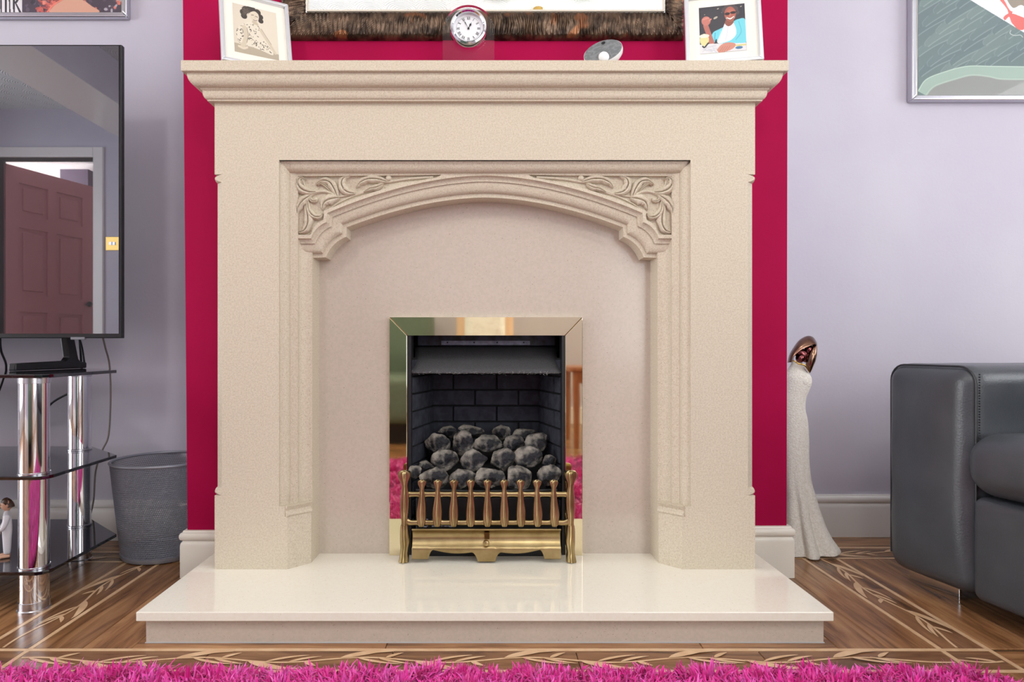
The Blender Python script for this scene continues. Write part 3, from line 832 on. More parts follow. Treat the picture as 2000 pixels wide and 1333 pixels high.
# coals
def coal(cx_, cy_, w_, h_, Y, seed):
    rn = random.Random(seed)
    px, py = 740 + cx_ / 4.167, 800 + cy_ / 4.167
    c = P(px, py, Y); rx = w_ / 4.167 / F * Y / 2; rz = h_ / 4.167 / F * Y / 2; ry = (rx + rz) / 2 * .8
    bm = bmesh.new(); bmesh.ops.create_icosphere(bm, subdivisions=4, radius=1)
    planes = []
    for i in range(13):
        v = Vector((rn.gauss(0, 1), rn.gauss(0, 1), rn.gauss(0, 1))).normalized(); planes.append((v, rn.uniform(.64, .90)))
    o3 = Vector((seed * 3.7, seed * 1.3, 0))
    for v in bm.verts:
        d = v.co.normalized(); r = 1.06
        for nrm, hh in planes:
            k = d.dot(nrm)
            if k > .2: r = min(r, hh / k)
        r *= 1 + .06 * noise.noise(d * 2.2 + o3) + .06 * abs(noise.noise(d * 4 + o3)) - .05 * abs(noise.noise(Vector((d.x * 3, d.y * 6, d.z * 9)) + o3)) + .03 * noise.noise(d * 13 + o3)
        v.co = Vector((d.x * r * rx * 1.12, d.y * r * ry * .95, d.z * r * rz * 1.14))
    me = D.meshes.new('coal'); bm.to_mesh(me); bm.free(); me.materials.append(M_coal)
    me.polygons.foreach_set('use_smooth', [True] * len(me.polygons)); me.set_sharp_from_angle(angle=R(32))
    o = D.objects.new('coal', me); COL.objects.link(o); o.location = c
    return o
rows_c = [
 ('front row', 1.602, [(295, 505, 95, 95), (445, 555, 205, 175), (677, 560, 200, 165), (905, 560, 212, 185), (1140, 555, 200, 185), (1380, 545, 185, 172)]),
 ('second row', 1.650, [(385, 462, 130, 75), (545, 402, 212, 172), (765, 415, 222, 182), (1000, 408, 202, 192), (1220, 392, 217, 160), (1385, 415, 125, 100)]),
 ('third row', 1.703, [(475, 278, 185, 170), (680, 275, 182, 182), (888, 278, 232, 145), (1090, 285, 162, 150), (1290, 278, 182, 160)]),
 ('back row', 1.755, [(570, 180, 155, 95), (745, 182, 192, 110), (990, 185, 142, 115), (1188, 203, 165, 90)])]
ordn = ['first', 'second', 'third', 'fourth', 'fifth', 'sixth']
k = 0
for rname, Y, lst in rows_c:
    for i, (a, c, w_, h_) in enumerate(lst):
        k += 1; o = coal(a, c, w_, h_, Y, 11 + k * 5)
        if i == 0: pos = 'leftmost'
        elif i == len(lst) - 1: pos = 'rightmost'
        else: pos = ordn[i] + ' from the left'
        sz = 'small ' if w_ * h_ < 13000 else ('large ' if w_ * h_ > 37000 else '')
        if (rname, i) == ('second row', 5): sz = 'flat layered '
        tagp(o, f'{sz}dark grey ceramic coal in the {rname} of the fire, {pos}', 'coal', 'ceramic coals in the gas fire')

# ------------------------------------------------------------------ brass fret
fr = thing('fire_fret', 'antique brass fret with nine upright bars standing in front of the coals', 'fire fret', (XC, 1.556, HT))
def zpx(a, c): return 740 + a / 4.167, 800 + c / 4.167
BSEC = [(-1, .9), (-1, -.35), (-.82, -.72), (-.55, -.62), (-.34, -.60), (-.2, -1.0), (0, -1.12), (.2, -1.0), (.34, -.60), (.55, -.62), (.82, -.72), (1, -.35), (1, .9)]
def bar(cx_px, prof, Yc, dep, name, n=12, flute=False, fluteamp=.12):
    b = MB(); rings = []
    ys = [p[0] for p in prof]
    sp_ = spline(prof, 4)
    for q in sp_:
        py, off, wd = q
        z = Z(py, Yc); hw = max(.0008, wd / 2 / F * Yc); x = X(cx_px + off, Yc)
        dd = dep * (.35 + .65 * min(1, wd / max(p[2] for p in prof)))
        rings.append([(x + hw * u, Yc + dd * v, z) for u, v in BSEC])
    b.loft(rings); return b.build(name, M_brass, fr, smooth=45)
YFr = 1.552
for X_ in (352, 480, 612, 748, 884, 1020, 1153, 1287, 1422):
    px, _ = zpx(X_, 0); lean = (px - 949) * .012
    prof = [(937.5, 0, 5), (938.5, 0, 10), (940, 0, 15.5), (943, 0, 17), (947, 0, 15), (952, 0, 10.5), (956.5, 0, 8.6), (961, 0, 9.5), (966, lean * .1, 11), (975, lean * .3, 12.5), (985, lean * .5, 15), (998, lean, 17.8), (1010, lean, 18.4), (1020, lean, 16), (1026, lean, 13), (1029, lean, 9)]
    bar(px, prof, YFr - .002, .0065, 'upright_bar', n=16, fluteamp=.0)
for s, cpx in ((-1, 790), (1, 1114.5)):
    pr_ = [(919.5, -.5, 9), (921.5, 0, 20), (926, 0, 25), (933, 0, 23.5), (941, 0, 17), (948, -s * .5, 13), (955, -s, 13), (968, -s, 16.5), (980, -s, 17.5), (995, -s * .5, 17), (1008, 0, 14.5), (1018, 0, 12), (1026, 0, 12)]
    bar(cpx, pr_, YFr, .009, 'end_post')
    pr_ = [(1026, 0, 14), (1034, 0, 16), (1045, -s * 0, 16.5), (1060, -s * .8, 18), (1070, -s * .5, 16), (1080, -s * -.5, 15.5), (1088, s * .5, 18), (1094, s * 1.2, 19), (1097.5, s * 1.4, 19.5)]
    o = bar(cpx, pr_, YFr, .012, 'foot')
def rail(up):
    xs_ = [795] + [zpx(q, 0)[0] for q in (352, 480, 612, 748, 884, 1020, 1153, 1287, 1422)] + [1110]
    edge = []
    for a, c in zip(xs_[:-1], xs_[1:]):
        for k in range(9):
            t = k / 8; u = abs(2 * t - 1)
            edge.append((a + (c - a) * t, u ** 4))
    rings = []
    for x, u in edge:
        t_, b_ = (961 - 2.5 * u, 971.5 + 7 * u) if up else (1016.5 - 7 * u, 1027.5)
        zc_, hz = (Z(t_, YFr) + Z(b_, YFr)) / 2, (Z(t_, YFr) - Z(b_, YFr)) / 2
        rings.append([(X(x, YFr), YFr + .002 + .0055 * math.cos(2 * PI * k_ / 14), zc_ + hz * math.sin(2 * PI * k_ / 14)) for k_ in range(14)])
    b = MB(); b.loft(rings); b.build('rail', M_brass, fr, smooth=50)
rail(True); rail(False)
# ash cover: coved panel with a scalloped lower edge
xl, xr = X(805, YFr), X(1095, YFr)
def zbot(u):
    a = abs(u - .5) * 2          # 0 centre .. 1 ends
    px_ = a * 145
    if px_ > 113: return 1091 + 4 * 0
    if px_ > 103: t = (px_ - 103) / 10; return 1073 + 18 * t ** 2.2
    if px_ > 30: t = (px_ - 30) / 73; return 1078 + 3.5 * math.sin(PI * t) - 5 * t ** 1.5
    if px_ > 17: t = (30 - px_) / 13; return 1078 + 17 * t ** 2.5
    return 1096
def cover(u, v):
    z0 = Z(1033, YFr); z1 = Z(zbot(u), YFr); zmain = Z(1070, YFr)
    z = z0 + (z1 - z0) * v; t = (z0 - z) / (z0 - zmain)
    yy = YFr - .006 + .014 * math.sin(PI * min(1, max(0, t))) ** .8
    if t > 1: yy = YFr - .006
    if v < .04: yy = YFr - .008
    return (xl + (xr - xl) * u, yy, z)
b = MB(); b.grid(290, 22, cover)
o = b.build('ash_cover', M_brass, fr, smooth=60); md = o.modifiers.new('s', 'SOLIDIFY'); md.thickness = .003; md.offset = 0
b = MB(); b.lathe([(.002, 0), (.003, .006), (.0045, .010), (.0072, .014), (.0078, .018), (.006, .022), (.002, .0235)], (X(949.5, YFr), YFr + .008, Z(1059, YFr)), 20, Matrix.Rotation(R(90), 4, 'X')); b.build('knob', M_brass, fr, smooth=True)
MB().box(X(946, YFr), X(956, YFr), YFr - .0045, YFr + .006, Z(1053, YFr), Z(1040, YFr)).build('slot', mat('dark_brass', (92, 66, 38), .4, 1), fr, bevel=.001)

# ------------------------------------------------------------------ wall mirror
mirror = thing('wall_mirror', 'wall mirror in a wide ribbed bronze frame above the mantel shelf', 'mirror', (0, YCB, 1.373))
YM = 1.617
mx0, mx1, mz0, mz1 = X(543, YM), X(1340, YM), Z(70, YM), Z(70, YM) + .78
ix0, ix1, iz0, iz1 = X(596, YM), X(1301, YM), Z(17, YM), mz1 - .068
def fside(p0, p1, q0, q1, seed, nl):
    """outer edge p0->p1, inner edge q0->q1"""
    b = MB(); nv = 14
    p0, p1, q0, q1 = [np.array(a) for a in (p0, p1, q0, q1)]
    Lm = np.linalg.norm(p1 - p0); nx = nl
    def f(u, v):
        a = p0 + (p1 - p0) * u; c = q0 + (q1 - q0) * u; p = a + (c - a) * v
        s_ = (u - .5) * Lm if False else np.dot(p - p0, (p1 - p0) / Lm)
        wv_ = noise.noise(Vector((s_ * 28, v * 1.6, seed))) * .0085 + noise.noise(Vector((s_ * 60, v * 4, seed + 9))) * .0022
        ph = (s_ + wv_) * 2 * PI / .0118
        rid = abs(math.sin(ph / 2 * 1.0)) ** 1.0
        rid = 1 - abs(math.sin(ph / 2)) ** .8
        am = .55 + .45 * noise.noise(Vector((s_ * 45, v * 3, seed + 4)))
        edge = min(1, min(v, 1 - v) * 9)
        hgt = .012 + .011 * math.sin(PI * (.12 + .8 * v)) + .0105 * rid * am * edge
        hgt *= (1 if 0 < v < 1 else 0) * 1.0
        return (p[0], YCB - .0005 - hgt if 0 < v < 1 else YCB - .0005, p[1])
    b.grid(nx, nv, f); return b
M_frame = mat('ribbed_bronze', (112, 92, 76), 0.32, .8, rgb2=(56, 45, 38), scale=34, c0=.35, c1=.62, fleck=(138, 94, 66), fscale=22, fthr=.33)
A_, B_, C_, D_ = (mx0, mz0), (mx1, mz0), (mx1, mz1), (mx0, mz1); a_, b_, c_, d_ = (ix0, iz0), (ix1, iz0), (ix1, iz1), (ix0, iz1)
for (p, q, r, s_, sd, nl) in ((A_, B_, a_, b_, 1, 1400), (D_, A_, d_, a_, 2, 700), (B_, C_, b_, c_, 3, 700), (C_, D_, c_, d_, 4, 400)):
    fside(p, q, r, s_, sd, nl).build('frame_side', M_frame, mirror, smooth='all')
MB().box(ix0 - .004, ix1 + .004, YCB - .012, YCB - .004, iz0 - .004, iz1 + .004).build('glass', M_mirror, mirror)
b = MB()
for (x0, x1, z0, z1) in ((ix0, ix1, iz0, iz0 + .004), (ix0, ix0 + .004, iz0 + .004, iz1), (ix1 - .004, ix1, iz0 + .004, iz1)): b.box(x0, x1, YCB - .0165, YCB - .012, z0, z1)
b.build('inner_bead', mat('pale_bead', (214, 206, 190), .4), mirror)

# ------------------------------------------------------------------ raster painting for flat prints
class Paint:
    def __init__(s, nx, ny, x0, x1, y0, y1, base):
        s.nx, s.ny = nx, ny
        s.X, s.Y = np.meshgrid(np.linspace(x0, x1, nx + 1), np.linspace(y0, y1, ny + 1))
        s.C = np.zeros((ny + 1, nx + 1, 3)); s.C[:] = np.array(base, float)
        s.px = (x1 - x0) / nx
    def blend(s, m, c):
        c = np.array(c, float); s.C = s.C * (1 - m[..., None]) + c * m[..., None]
    def poly(s, pts, c, a=1.0):
        ins = np.zeros(s.X.shape, bool); n = len(pts)
        for i in range(n):
            (x1, y1), (x2, y2) = pts[i], pts[(i + 1) % n]
            if y1 == y2: continue
            cnd = ((y1 > s.Y) != (y2 > s.Y)) & (s.X < (x2 - x1) * (s.Y - y1) / (y2 - y1) + x1); ins ^= cnd
        s.blend(ins * a, c); return ins
    def smooth(s, pts, c, a=1.0):
        pts = [tuple(p) for p in spline(list(pts) + [pts[0]], 8)]; return s.poly(pts, c, a)
    def ell(s, cx_, cy_, rx, ry, c, a=1.0, rot=0, soft=.08):
        dx, dy = s.X - cx_, s.Y - cy_; ca, sa = math.cos(rot), math.sin(rot)
        d = np.sqrt(((dx * ca + dy * sa) / rx) ** 2 + ((-dx * sa + dy * ca) / ry) ** 2)
        s.blend(np.clip((1 - d) / soft + .5, 0, 1) * a, c)
    def stroke(s, pts, wd, c, a=1.0, taper=False):
        pts = spline(pts, 8); d = np.full(s.X.shape, 1e9); n = len(pts)
        for i in range(n - 1):
            p, q = pts[i], pts[i + 1]; v = q - p; l2 = (v ** 2).sum() + 1e-12
            t = np.clip(((s.X - p[0]) * v[0] + (s.Y - p[1]) * v[1]) / l2, 0, 1)
            w_ = 1.0 if not taper else (1 - .7 * (i + .5) / n)
            d = np.minimum(d, np.hypot(s.X - p[0] - t * v[0], s.Y - p[1] - t * v[1]) / w_)
        s.blend(np.clip((wd / 2 - d) / (s.px * 1.0) + .5, 0, 1) * a, c)
    def mesh(s, name, f, parent, m=M_print, world=True):
        b = MB(); b.grid(s.nx, s.ny, f)
        o = b.build(name, m, parent, world=world, recalc=False)
        a = o.data.color_attributes.new('Col', 'FLOAT_COLOR', 'POINT')
        c = np.clip(s.C, 0, 255) / 255; c = np.where(c <= .04045, c / 12.92, ((c + .055) / 1.055) ** 2.4)
        out = np.ones((c.shape[0] * c.shape[1], 4)); out[:, :3] = c.reshape(-1, 3); a.data.foreach_set('color', out.ravel())
        return o

# left wall picture
pl = thing('framed_picture', 'silver framed pink toned print on the left alcove wall above the television', 'picture', (-1.4, YAL, Z(33, 1.94)))
Yp = 1.94
def picframe(root, x0, x1, z0, z1, Yw, Yp, fw=.016):
    for (poly) in ([(x0, z0), (x1, z0), (x1 - fw, z0 + fw), (x0 + fw, z0 + fw)], [(x0, z1), (x1, z1), (x1 - fw, z1 - fw), (x0 + fw, z1 - fw)],
                   [(x0, z0), (x0 + fw, z0 + fw), (x0 + fw, z1 - fw), (x0, z1)], [(x1, z0), (x1 - fw, z0 + fw), (x1 - fw, z1 - fw), (x1, z1)]):
        MB().prism(poly, lambda u, v, w_: (u, w_, v), Yp, Yw - .0005).build('frame_bar', M_silver, root, bevel=.004, bseg=3)
xr_ = X(248, Yp); zb_ = Z(33, Yp)
picframe(pl, xr_ - .72, xr_, zb_, zb_ + .55, YAL, Yp)
pt = Paint(300, 90, -10, 240, -60, 23, (70, 58, 72))
rng = np.random.RandomState(4)
def blotch(p, n, x0, x1, y0, y1, cols, r0, r1):
    for i in range(n):
        p.ell(rng.uniform(x0, x1), rng.uniform(y0, y1), rng.uniform(r0, r1), rng.uniform(r0, r1) * .7, cols[rng.randint(len(cols))], .8, rng.uniform(0, 3))
blotch(pt, 60, 40, 90, -60, 24, [(66, 56, 74), (96, 84, 100), (46, 40, 52)], 3, 8)
blotch(pt, 150, 75, 120, -60, 24, [(224, 112, 98), (196, 90, 82), (236, 140, 120), (120, 60, 66)], 2, 6)
blotch(pt, 110, 165, 240, -60, 24, [(52, 40, 54), (90, 74, 92), (222, 120, 104), (196, 190, 200)], 2, 5)
pt.smooth([(95, 24), (110, 8), (135, -4), (158, -3), (180, 10), (192, 24)], (212, 160, 138)); pt.stroke([(92, 24), (108, 7), (134, -6), (150, -8)], 3, (236, 130, 110))
pt.poly([(-10, -60), (44, -60), (44, 24), (-10, 24)], (226, 222, 226))
for a, c in ((0, 3), (9, 13), (17, 20)): pt.poly([(a, -20), (c, -20), (c + 1, 24), (a + 1, 24)], (40, 38, 46))
pt.poly([(25, -20), (29, -20), (30, 24), (26, 24)], (40, 38, 46)); pt.poly([(29, 4), (40, -12), (44, -12), (33, 6), (43, 24), (38, 24)], (40, 38, 46))
pt.mesh('print', lambda u, v: (X(-10 + 247 * u, Yp + .004), Yp + .004, Z(-60 + 84 * v, Yp + .004)), pl)
MB().box(xr_ - .71, xr_ - .01, Yp + .006, Yp + .012, zb_ + .01, zb_ + .54).build('backing', M_paper, pl)

# right wall picture
prt = thing('framed_picture', 'silver framed grey green feather print with red ribbon on the right alcove wall', 'picture', (1.7, YAR, Z(195, 1.97)))
Yp = 1.97; xl_ = X(1782, Yp); zb_ = Z(195, Yp)
picframe(prt, xl_, xl_ + .75, zb_, zb_ + .55, YAR, Yp)
pt = Paint(300, 300, 1793, 2040, -40, 189, (98, 114, 120))
g = (pt.Y + 40) / 230; pt.C = pt.C * (1 - .0 * g[..., None]) + np.array((8, 12, 4)) * g[..., None]
def cz(x, y): return (1740 + x / 6.058, y / 6.058)
for row in range(9):
    for k_ in range(7):
        # feathers sweep up to the right from rounded lower left tips
        x = 330 + k_ * 265 + (row % 2) * 120 - row * 14; y = 900 - row * 118 - k_ * (38 + row * 4) + 30 * math.sin(k_)
        tip = cz(x, y); L_ = 470 - row * 10
        up = [tip, cz(x - 5, y - 45), cz(x + 60, y - 120), cz(x + 200, y - 225), cz(x + L_, y - 330)]
        lo = [cz(x + L_, y - 230), cz(x + 240, y - 130), cz(x + 110, y - 50), cz(x + 35, y + 5)]
        sh = 6 * ((k_ * 3 + row * 5) % 4)
        pt.smooth(up + lo, (98 + sh, 117 + sh, 121 + sh * .6), .8)
        pt.stroke([lo[3], lo[2], lo[1], lo[0]], 1.6, (160, 176, 174), .55); pt.stroke([up[0], up[1], up[2]], 1.3, (150, 164, 164), .4)
band_t = [cz(320, 1080), cz(420, 940), cz(640, 850), cz(900, 785), cz(1200, 785), cz(1580, 790), cz(1850, 790)]
band_b = [cz(1850, 945), cz(1580, 940), cz(1300, 935), cz(1150, 905), cz(950, 890), cz(750, 940), cz(550, 1005), cz(470, 1060), cz(415, 1130)]
pt.poly([tuple(q) for q in spline(band_b[::-1], 8)] + [cz(1850, 1150), cz(415, 1150)], (142, 146, 142))
pt.poly([tuple(q) for q in spline(band_t, 8)] + [tuple(q) for q in spline(band_b, 8)], (156, 178, 166))
pt.stroke(band_t, 1.5, (192, 212, 198)); pt.stroke(band_b, 3, (178, 198, 184), .7)
pt.poly([cz(940, 0), cz(880, -60), cz(1300, -240), cz(1900, -240), cz(1900, 520), cz(1575, 385)], (226, 232, 234))
pt.smooth([cz(1340, -60), cz(1460, -60), cz(1900, 50), cz(1900, 190), cz(1640, 110), cz(1540, 60), cz(1440, 90)], (148, 138, 124))
pt.smooth([cz(1280, -10), cz(1330, -10), cz(1400, 110), cz(1440, 145), cz(1400, 175), cz(1370, 100)], (222, 112, 104))
pt.smooth([cz(1400, 150), cz(1500, 180), cz(1640, 250), cz(1600, 330), cz(1520, 355), cz(1430, 270), cz(1400, 200), cz(1350, 240), cz(1335, 200)], (218, 108, 102))
pt.stroke([cz(1420, 360), cz(1410, 395), cz(1460, 420), cz(1530, 415), cz(1560, 440)], 1.2, (196, 206, 204))
pt.mesh('print', lambda u, v: (X(1793 + 247 * u, Yp + .004), Yp + .004, Z(-40 + 229 * v, Yp + .004)), prt)
MB().box(xl_ + .01, xl_ + .74, Yp + .006, Yp + .012, zb_ + .01, zb_ + .54).build('backing', M_paper, prt)

# ------------------------------------------------------------------ photo frames on the mantel
SHZ = 1.2374
def photo_frame(label, loc, yaw, lean, W_, H_, paint, inset, mount):
    root = thing('photo_frame', label, 'photo frame', loc, (0, 0, yaw))
    T = Matrix.Rotation(-lean, 4, 'X')
    tz = .0005 + .012 * math.sin(lean)
    def f(u, v, w_): return T @ Vector((u, w_, v)) + Vector((0, 0, tz))
    fw = .0095
    for poly in ([(0, 0), (W_, 0), (W_ - fw, fw), (fw, fw)], [(0, H_), (W_, H_), (W_ - fw, H_ - fw), (fw, H_ - fw)], [(0, 0), (fw, fw), (fw, H_ - fw), (0, H_)], [(W_, 0), (W_ - fw, fw), (W_ - fw, H_ - fw), (W_, H_)]):
        MB().prism(poly, f, -.004, .010).build('frame_bar', M_silver2, root, world=False, bevel=.0025, bseg=3)
    MB().prism([(fw, fw), (W_ - fw, fw), (W_ - fw, H_ - fw), (fw, H_ - fw)], f, .004, .008).build('mount', M_paper, root, world=False)
    x0, x1, z0, z1 = inset
    paint.mesh('photograph', lambda u, v: f(x0 + (x1 - x0) * u, z1 + (z0 - z1) * v, .0036), root, world=False)
    b = MB(); b.prism([(W_ * .35, .0), (W_ * .65, 0), (W_ * .6, H_ * .6), (W_ * .4, H_ * .6)], lambda u, v, w_: (u, v * math.tan(lean) + .012 + (H_ * .6 - v) * .35 + w_, v * math.cos(lean) + .001), 0, .002)
    b.build('easel_leg', M_blackplastic, root, world=False)
    return root
M_silver2 = mat('satin_silver_frame', (222, 225, 230), 0.3, .6)
# sepia portrait
pt = Paint(150, 180, 0, 1, 0, 1.2, (214, 204, 186))
pt.ell(.7, .5, .5, .6, (226, 218, 200), .6, soft=.8); pt.poly([(0, .98), (1, 1.05), (1, 1.2), (0, 1.2)], (176, 164, 144))
SK, DK = (216, 204, 184), (58, 50, 44)
for (x, y, r_) in ((.30, .10, .09), (.24, .18, .08), (.25, .27, .07), (.42, .05, .1), (.56, .10, .08), (.62, .20, .07), (.63, .30, .06), (.36, .08, .08)): pt.ell(x, y, r_, r_, DK)
for i in range(40): pt.stroke([(rng.uniform(.2, .35), rng.uniform(.05, .3)), (rng.uniform(.25, .4), rng.uniform(.03, .2))], .008, (104, 92, 80), .5)
pt.smooth([(.40, .13), (.50, .09), (.58, .15), (.58, .28), (.52, .37), (.45, .36), (.39, .26)], SK)
pt.stroke([(.42, .20), (.47, .19)], .014, (90, 78, 66)); pt.stroke([(.51, .21), (.56, .22)], .014, (90, 78, 66)); pt.stroke([(.46, .31), (.50, .325), (.54, .31)], .014, (120, 96, 86)); pt.stroke([(.49, .22), (.50, .27)], .01, (180, 164, 144), .7)
pt.smooth([(.44, .33), (.54, .36), (.56, .44), (.42, .42)], (196, 182, 160))
dress = pt.smooth([(.22, .46), (.38, .38), (.48, .42), (.58, .46), (.60, .58), (.56, .70), (.70, .82), (.86, 1.02), (.84, 1.1), (.60, 1.04), (.36, 1.0), (.12, .96), (.06, .80), (.08, .62)], (222, 214, 196))
ms = dress.copy()
for i in range(210):
    x, y = rng.uniform(.05, .85), rng.uniform(.4, 1.1); sv = pt.C.copy()
    pt.ell(x, y, rng.uniform(.008, .03), rng.uniform(.006, .014), (76, 68, 58) if rng.rand() < .7 else (150, 138, 120), .85, rng.uniform(0, 3)); pt.C = np.where(ms[..., None], pt.C, sv)
pt.stroke([(.24, .55), (.27, .72), (.24, .90), (.18, 1.04)], .10, (206, 194, 172)); pt.stroke([(.30, .56), (.32, .74), (.28, .92)], .012, (140, 126, 108))
pt.stroke([(.10, 1.05), (.2, 1.08), (.28, 1.04)], .05, SK)
pt.stroke([(.60, .52), (.68, .66), (.80, .84), (.92, 1.04)], .06, (206, 194, 172)); pt.stroke([(.63, .50), (.72, .65), (.84, .84)], .01, (146, 132, 114))
photo_frame('silver photo frame with a sepia photograph of a woman in a floral dress', (-.5985, 1.457, SHZ), R(29), R(17), .160, .202, pt, (.030, .130, .034, .172), None)
# colour portrait
pt = Paint(160, 160, 0, 1, 0, 1, (44, 44, 52))
pt.ell(.3, .3, .3, .3, (62, 60, 66), .5, soft=.9)
for x, y, a in ((.42, .06, .05), (.36, .25, .1), (.92, .06, .04), (.12, .16, .03), (.5, .15, .02)): pt.ell(x, y, a * .5, a * .22, (206, 196, 170), .8, -.4)
TQ = (112, 204, 218)
pt.smooth([(.60, .44), (.44, .50), (.30, .56), (.24, .70), (.30, .80), (.36, .70), (.40, .80), (.60, .86), (.82, .84), (1.0, .82), (1.0, .36), (.84, .33), (.72, .38)], TQ)
pt.stroke([(.34, .58), (.32, .74)], .02, (70, 164, 186)); pt.stroke([(.86, .38), (.9, .6), (.78, .76)], .02, (80, 176, 196), .8); pt.stroke([(.46, .54), (.42, .7)], .015, (150, 224, 232), .8)
pt.smooth([(.56, .38), (.72, .36), (.80, .60), (.70, .74), (.50, .80), (.38, .78), (.46, .60)], (226, 228, 230)); pt.stroke([(.62, .44), (.60, .6), (.56, .74)], .012, (190, 196, 204), .8)
pt.smooth([(.58, .32), (.74, .30), (.74, .40), (.64, .46), (.56, .40)], (136, 80, 66))
for (x, y, r_) in ((.55, .10, .05), (.62, .06, .07), (.72, .05, .08), (.80, .10, .06), (.83, .18, .05)): pt.ell(x, y, r_, r_, (76, 66, 68))
pt.ell(.68, .20, .125, .16, (164, 92, 78)); pt.ell(.70, .16, .09, .06, (186, 112, 92), .6, soft=.6)
pt.ell(.62, .19, .055, .03, (40, 22, 26)); pt.ell(.745, .175, .06, .03, (40, 22, 26)); pt.stroke([(.55, .19), (.83, .16)], .012, (40, 22, 26))
pt.stroke([(.60, .28), (.68, .305), (.76, .27)], .035, (236, 226, 214)); pt.stroke([(.58, .27), (.68, .325), (.78, .26)], .01, (96, 34, 34)); pt.stroke([(.68, .2), (.67, .25)], .02, (206, 130, 104), .6)
pt.stroke([(.14, .40), (.19, .56), (.26, .78)], .11, (176, 104, 92)); pt.ell(.15, .30, .10, .10, (190, 116, 104)); pt.stroke([(.08, .26), (.2, .24)], .035, (206, 136, 122)); pt.stroke([(.22, .30), (.26, .27)], .03, (206, 136, 122))
pt.poly([(0, .80), (.3, .80), (.9, .84), (1, .84), (1, 1), (0, 1)], (216, 214, 216))
for i in range(16): pt.stroke([(rng.uniform(0, .4), rng.uniform(.82, 1)), (rng.uniform(0, .5), rng.uniform(.82, 1))], .01, (176, 178, 190), .6)
pt.ell(.10, .70, .10, .13, (216, 210, 150)); pt.ell(.10, .62, .11, .04, (226, 226, 206)); pt.stroke([(.06, .84), (.1, .86), (.18, .78)], .03, (30, 26, 30))
pt.smooth([(.36, .94), (.46, .84), (.60, .80), (.76, .84), (.74, .92), (.60, .98), (.42, 1.0)], (198, 134, 116)); 
for k_ in range(4): pt.stroke([(.42 + .05 * k_, .98), (.5 + .05 * k_, .88)], .008, (150, 88, 76), .7)
pt.ell(.84, .93, .08, .03, (60, 110, 150)); pt.stroke([(.78, .88), (.98, .88)], .03, (206, 196, 120))
photo_frame('silver photo frame with a colour photograph of a woman in a turquoise cardigan', (.4677, 1.491, SHZ), R(-12), R(13), .170, .190, pt, (.033, .135, .032, .158), None)

# ------------------------------------------------------------------ arched glass clock
Yk = 1.50
ck = thing('mantel_clock', 'arched clear glass clock with round silver dial on the mantel shelf', 'clock', (X(915, Yk), Yk, SHZ))
hw = .0605; hgt = Z(10, Yk) - SHZ
poly = [(-hw, 0), (hw, 0), (hw, hgt - hw * 1.02)] + [(hw * math.cos(PI * k / 28), hgt - hw * 1.02 + hw * 1.02 * math.sin(PI * k / 28)) for k in range(1, 28)] + [(-hw, hgt - hw * 1.02)]
M_clock = mat('clock_glass', (246, 250, 250), 0.02, trans=1.0, ior=1.33)
MB().prism(poly, lambda u, v, w_: (u, w_, v + .0006), 0, .014).build('glass_body', M_clock, ck, world=False, smooth=30)
zc = Z(57, Yk) - SHZ; RX = Matrix.Rotation(R(90), 4, 'X')
b = MB(); r0 = .0435
b.lathe([(.0345, 0), (.0345, .013), (.0375, .0155), (.0415, .014), (.0435, .009), (.0435, 0)], (0, -.0005, zc), 64, RX, caps=False); b.build('bezel', M_chrome, ck, world=False, smooth=True)
b = MB(); b.lathe([(.001, 0), (.0345, 0), (.0345, .001), (.001, .001)], (0, -.0015, zc), 48, RX); b.build('dial', M_dial, ck, world=False)
b = MB(); b.lathe([(.028, 0), (.0282, 0), (.0282, .0002), (.028, .0002)], (0, -.0026, zc), 64, RX, caps=False)
def stroke3(b, p, q, w_, y=-.003):
    p = np.array(p); q = np.array(q); d = (q - p) / np.linalg.norm(q - p); n = np.array((-d[1], d[0])) * w_ / 2
    b.add([(p[0] + n[0], y, p[1] + n[1] + zc), (p[0] - n[0], y, p[1] - n[1] + zc), (q[0] - n[0], y, q[1] - n[1] + zc), (q[0] + n[0], y, q[1] + n[1] + zc)], [(0, 1, 2, 3)])
rom = {12: 'XII', 1: 'I', 2: 'II', 3: 'III', 4: 'IIII', 5: 'V', 6: 'VI', 7: 'VII', 8: 'VIII', 9: 'IX', 10: 'X', 11: 'XI'}
for hnum, s_ in rom.items():
    a = PI / 2 - hnum * PI / 6; er = np.array((math.cos(a), math.sin(a))); et = np.array((math.sin(a), -math.cos(a)))
    wid = {'I': .0018, 'V': .0042, 'X': .0042}; tot = sum(wid[c] for c in s_); u = -tot / 2
    for ch in s_:
        m_ = u + wid[ch] / 2; g1 = lambda du, r_: tuple(er * r_ + et * (m_ + du))
        if ch == 'I': stroke3(b, g1(0, .0205), g1(0, .0272), .0009)
        if ch == 'V': stroke3(b, g1(-.0015, .0272), g1(0, .0205), .0010); stroke3(b, g1(.0015, .0272), g1(0, .0205), .0006)
        if ch == 'X': stroke3(b, g1(-.0015, .0272), g1(.0015, .0205), .0010); stroke3(b, g1(.0015, .0272), g1(-.0015, .0205), .0006)
        u += wid[ch]
b.build('numerals', M_ink, ck, world=False)
def hand(ang, L_, w_, y, nm):
    b = MB(); a = PI / 2 - ang; d = np.array((math.cos(a), math.sin(a))); n = np.array((-d[1], d[0]))
    pts = [d * -.005, d * .3 * L_ + n * w_ * .3, d * .62 * L_ + n * w_, d * .75 * L_ + n * w_ * .3, d * L_, d * .75 * L_ - n * w_ * .3, d * .62 * L_ - n * w_, d * .3 * L_ - n * w_ * .3]
    b.prism([tuple(p) for p in pts], lambda u, v, q: (u, q, v + zc), y, y - .0005); b.build(nm, M_ink, ck, world=False)
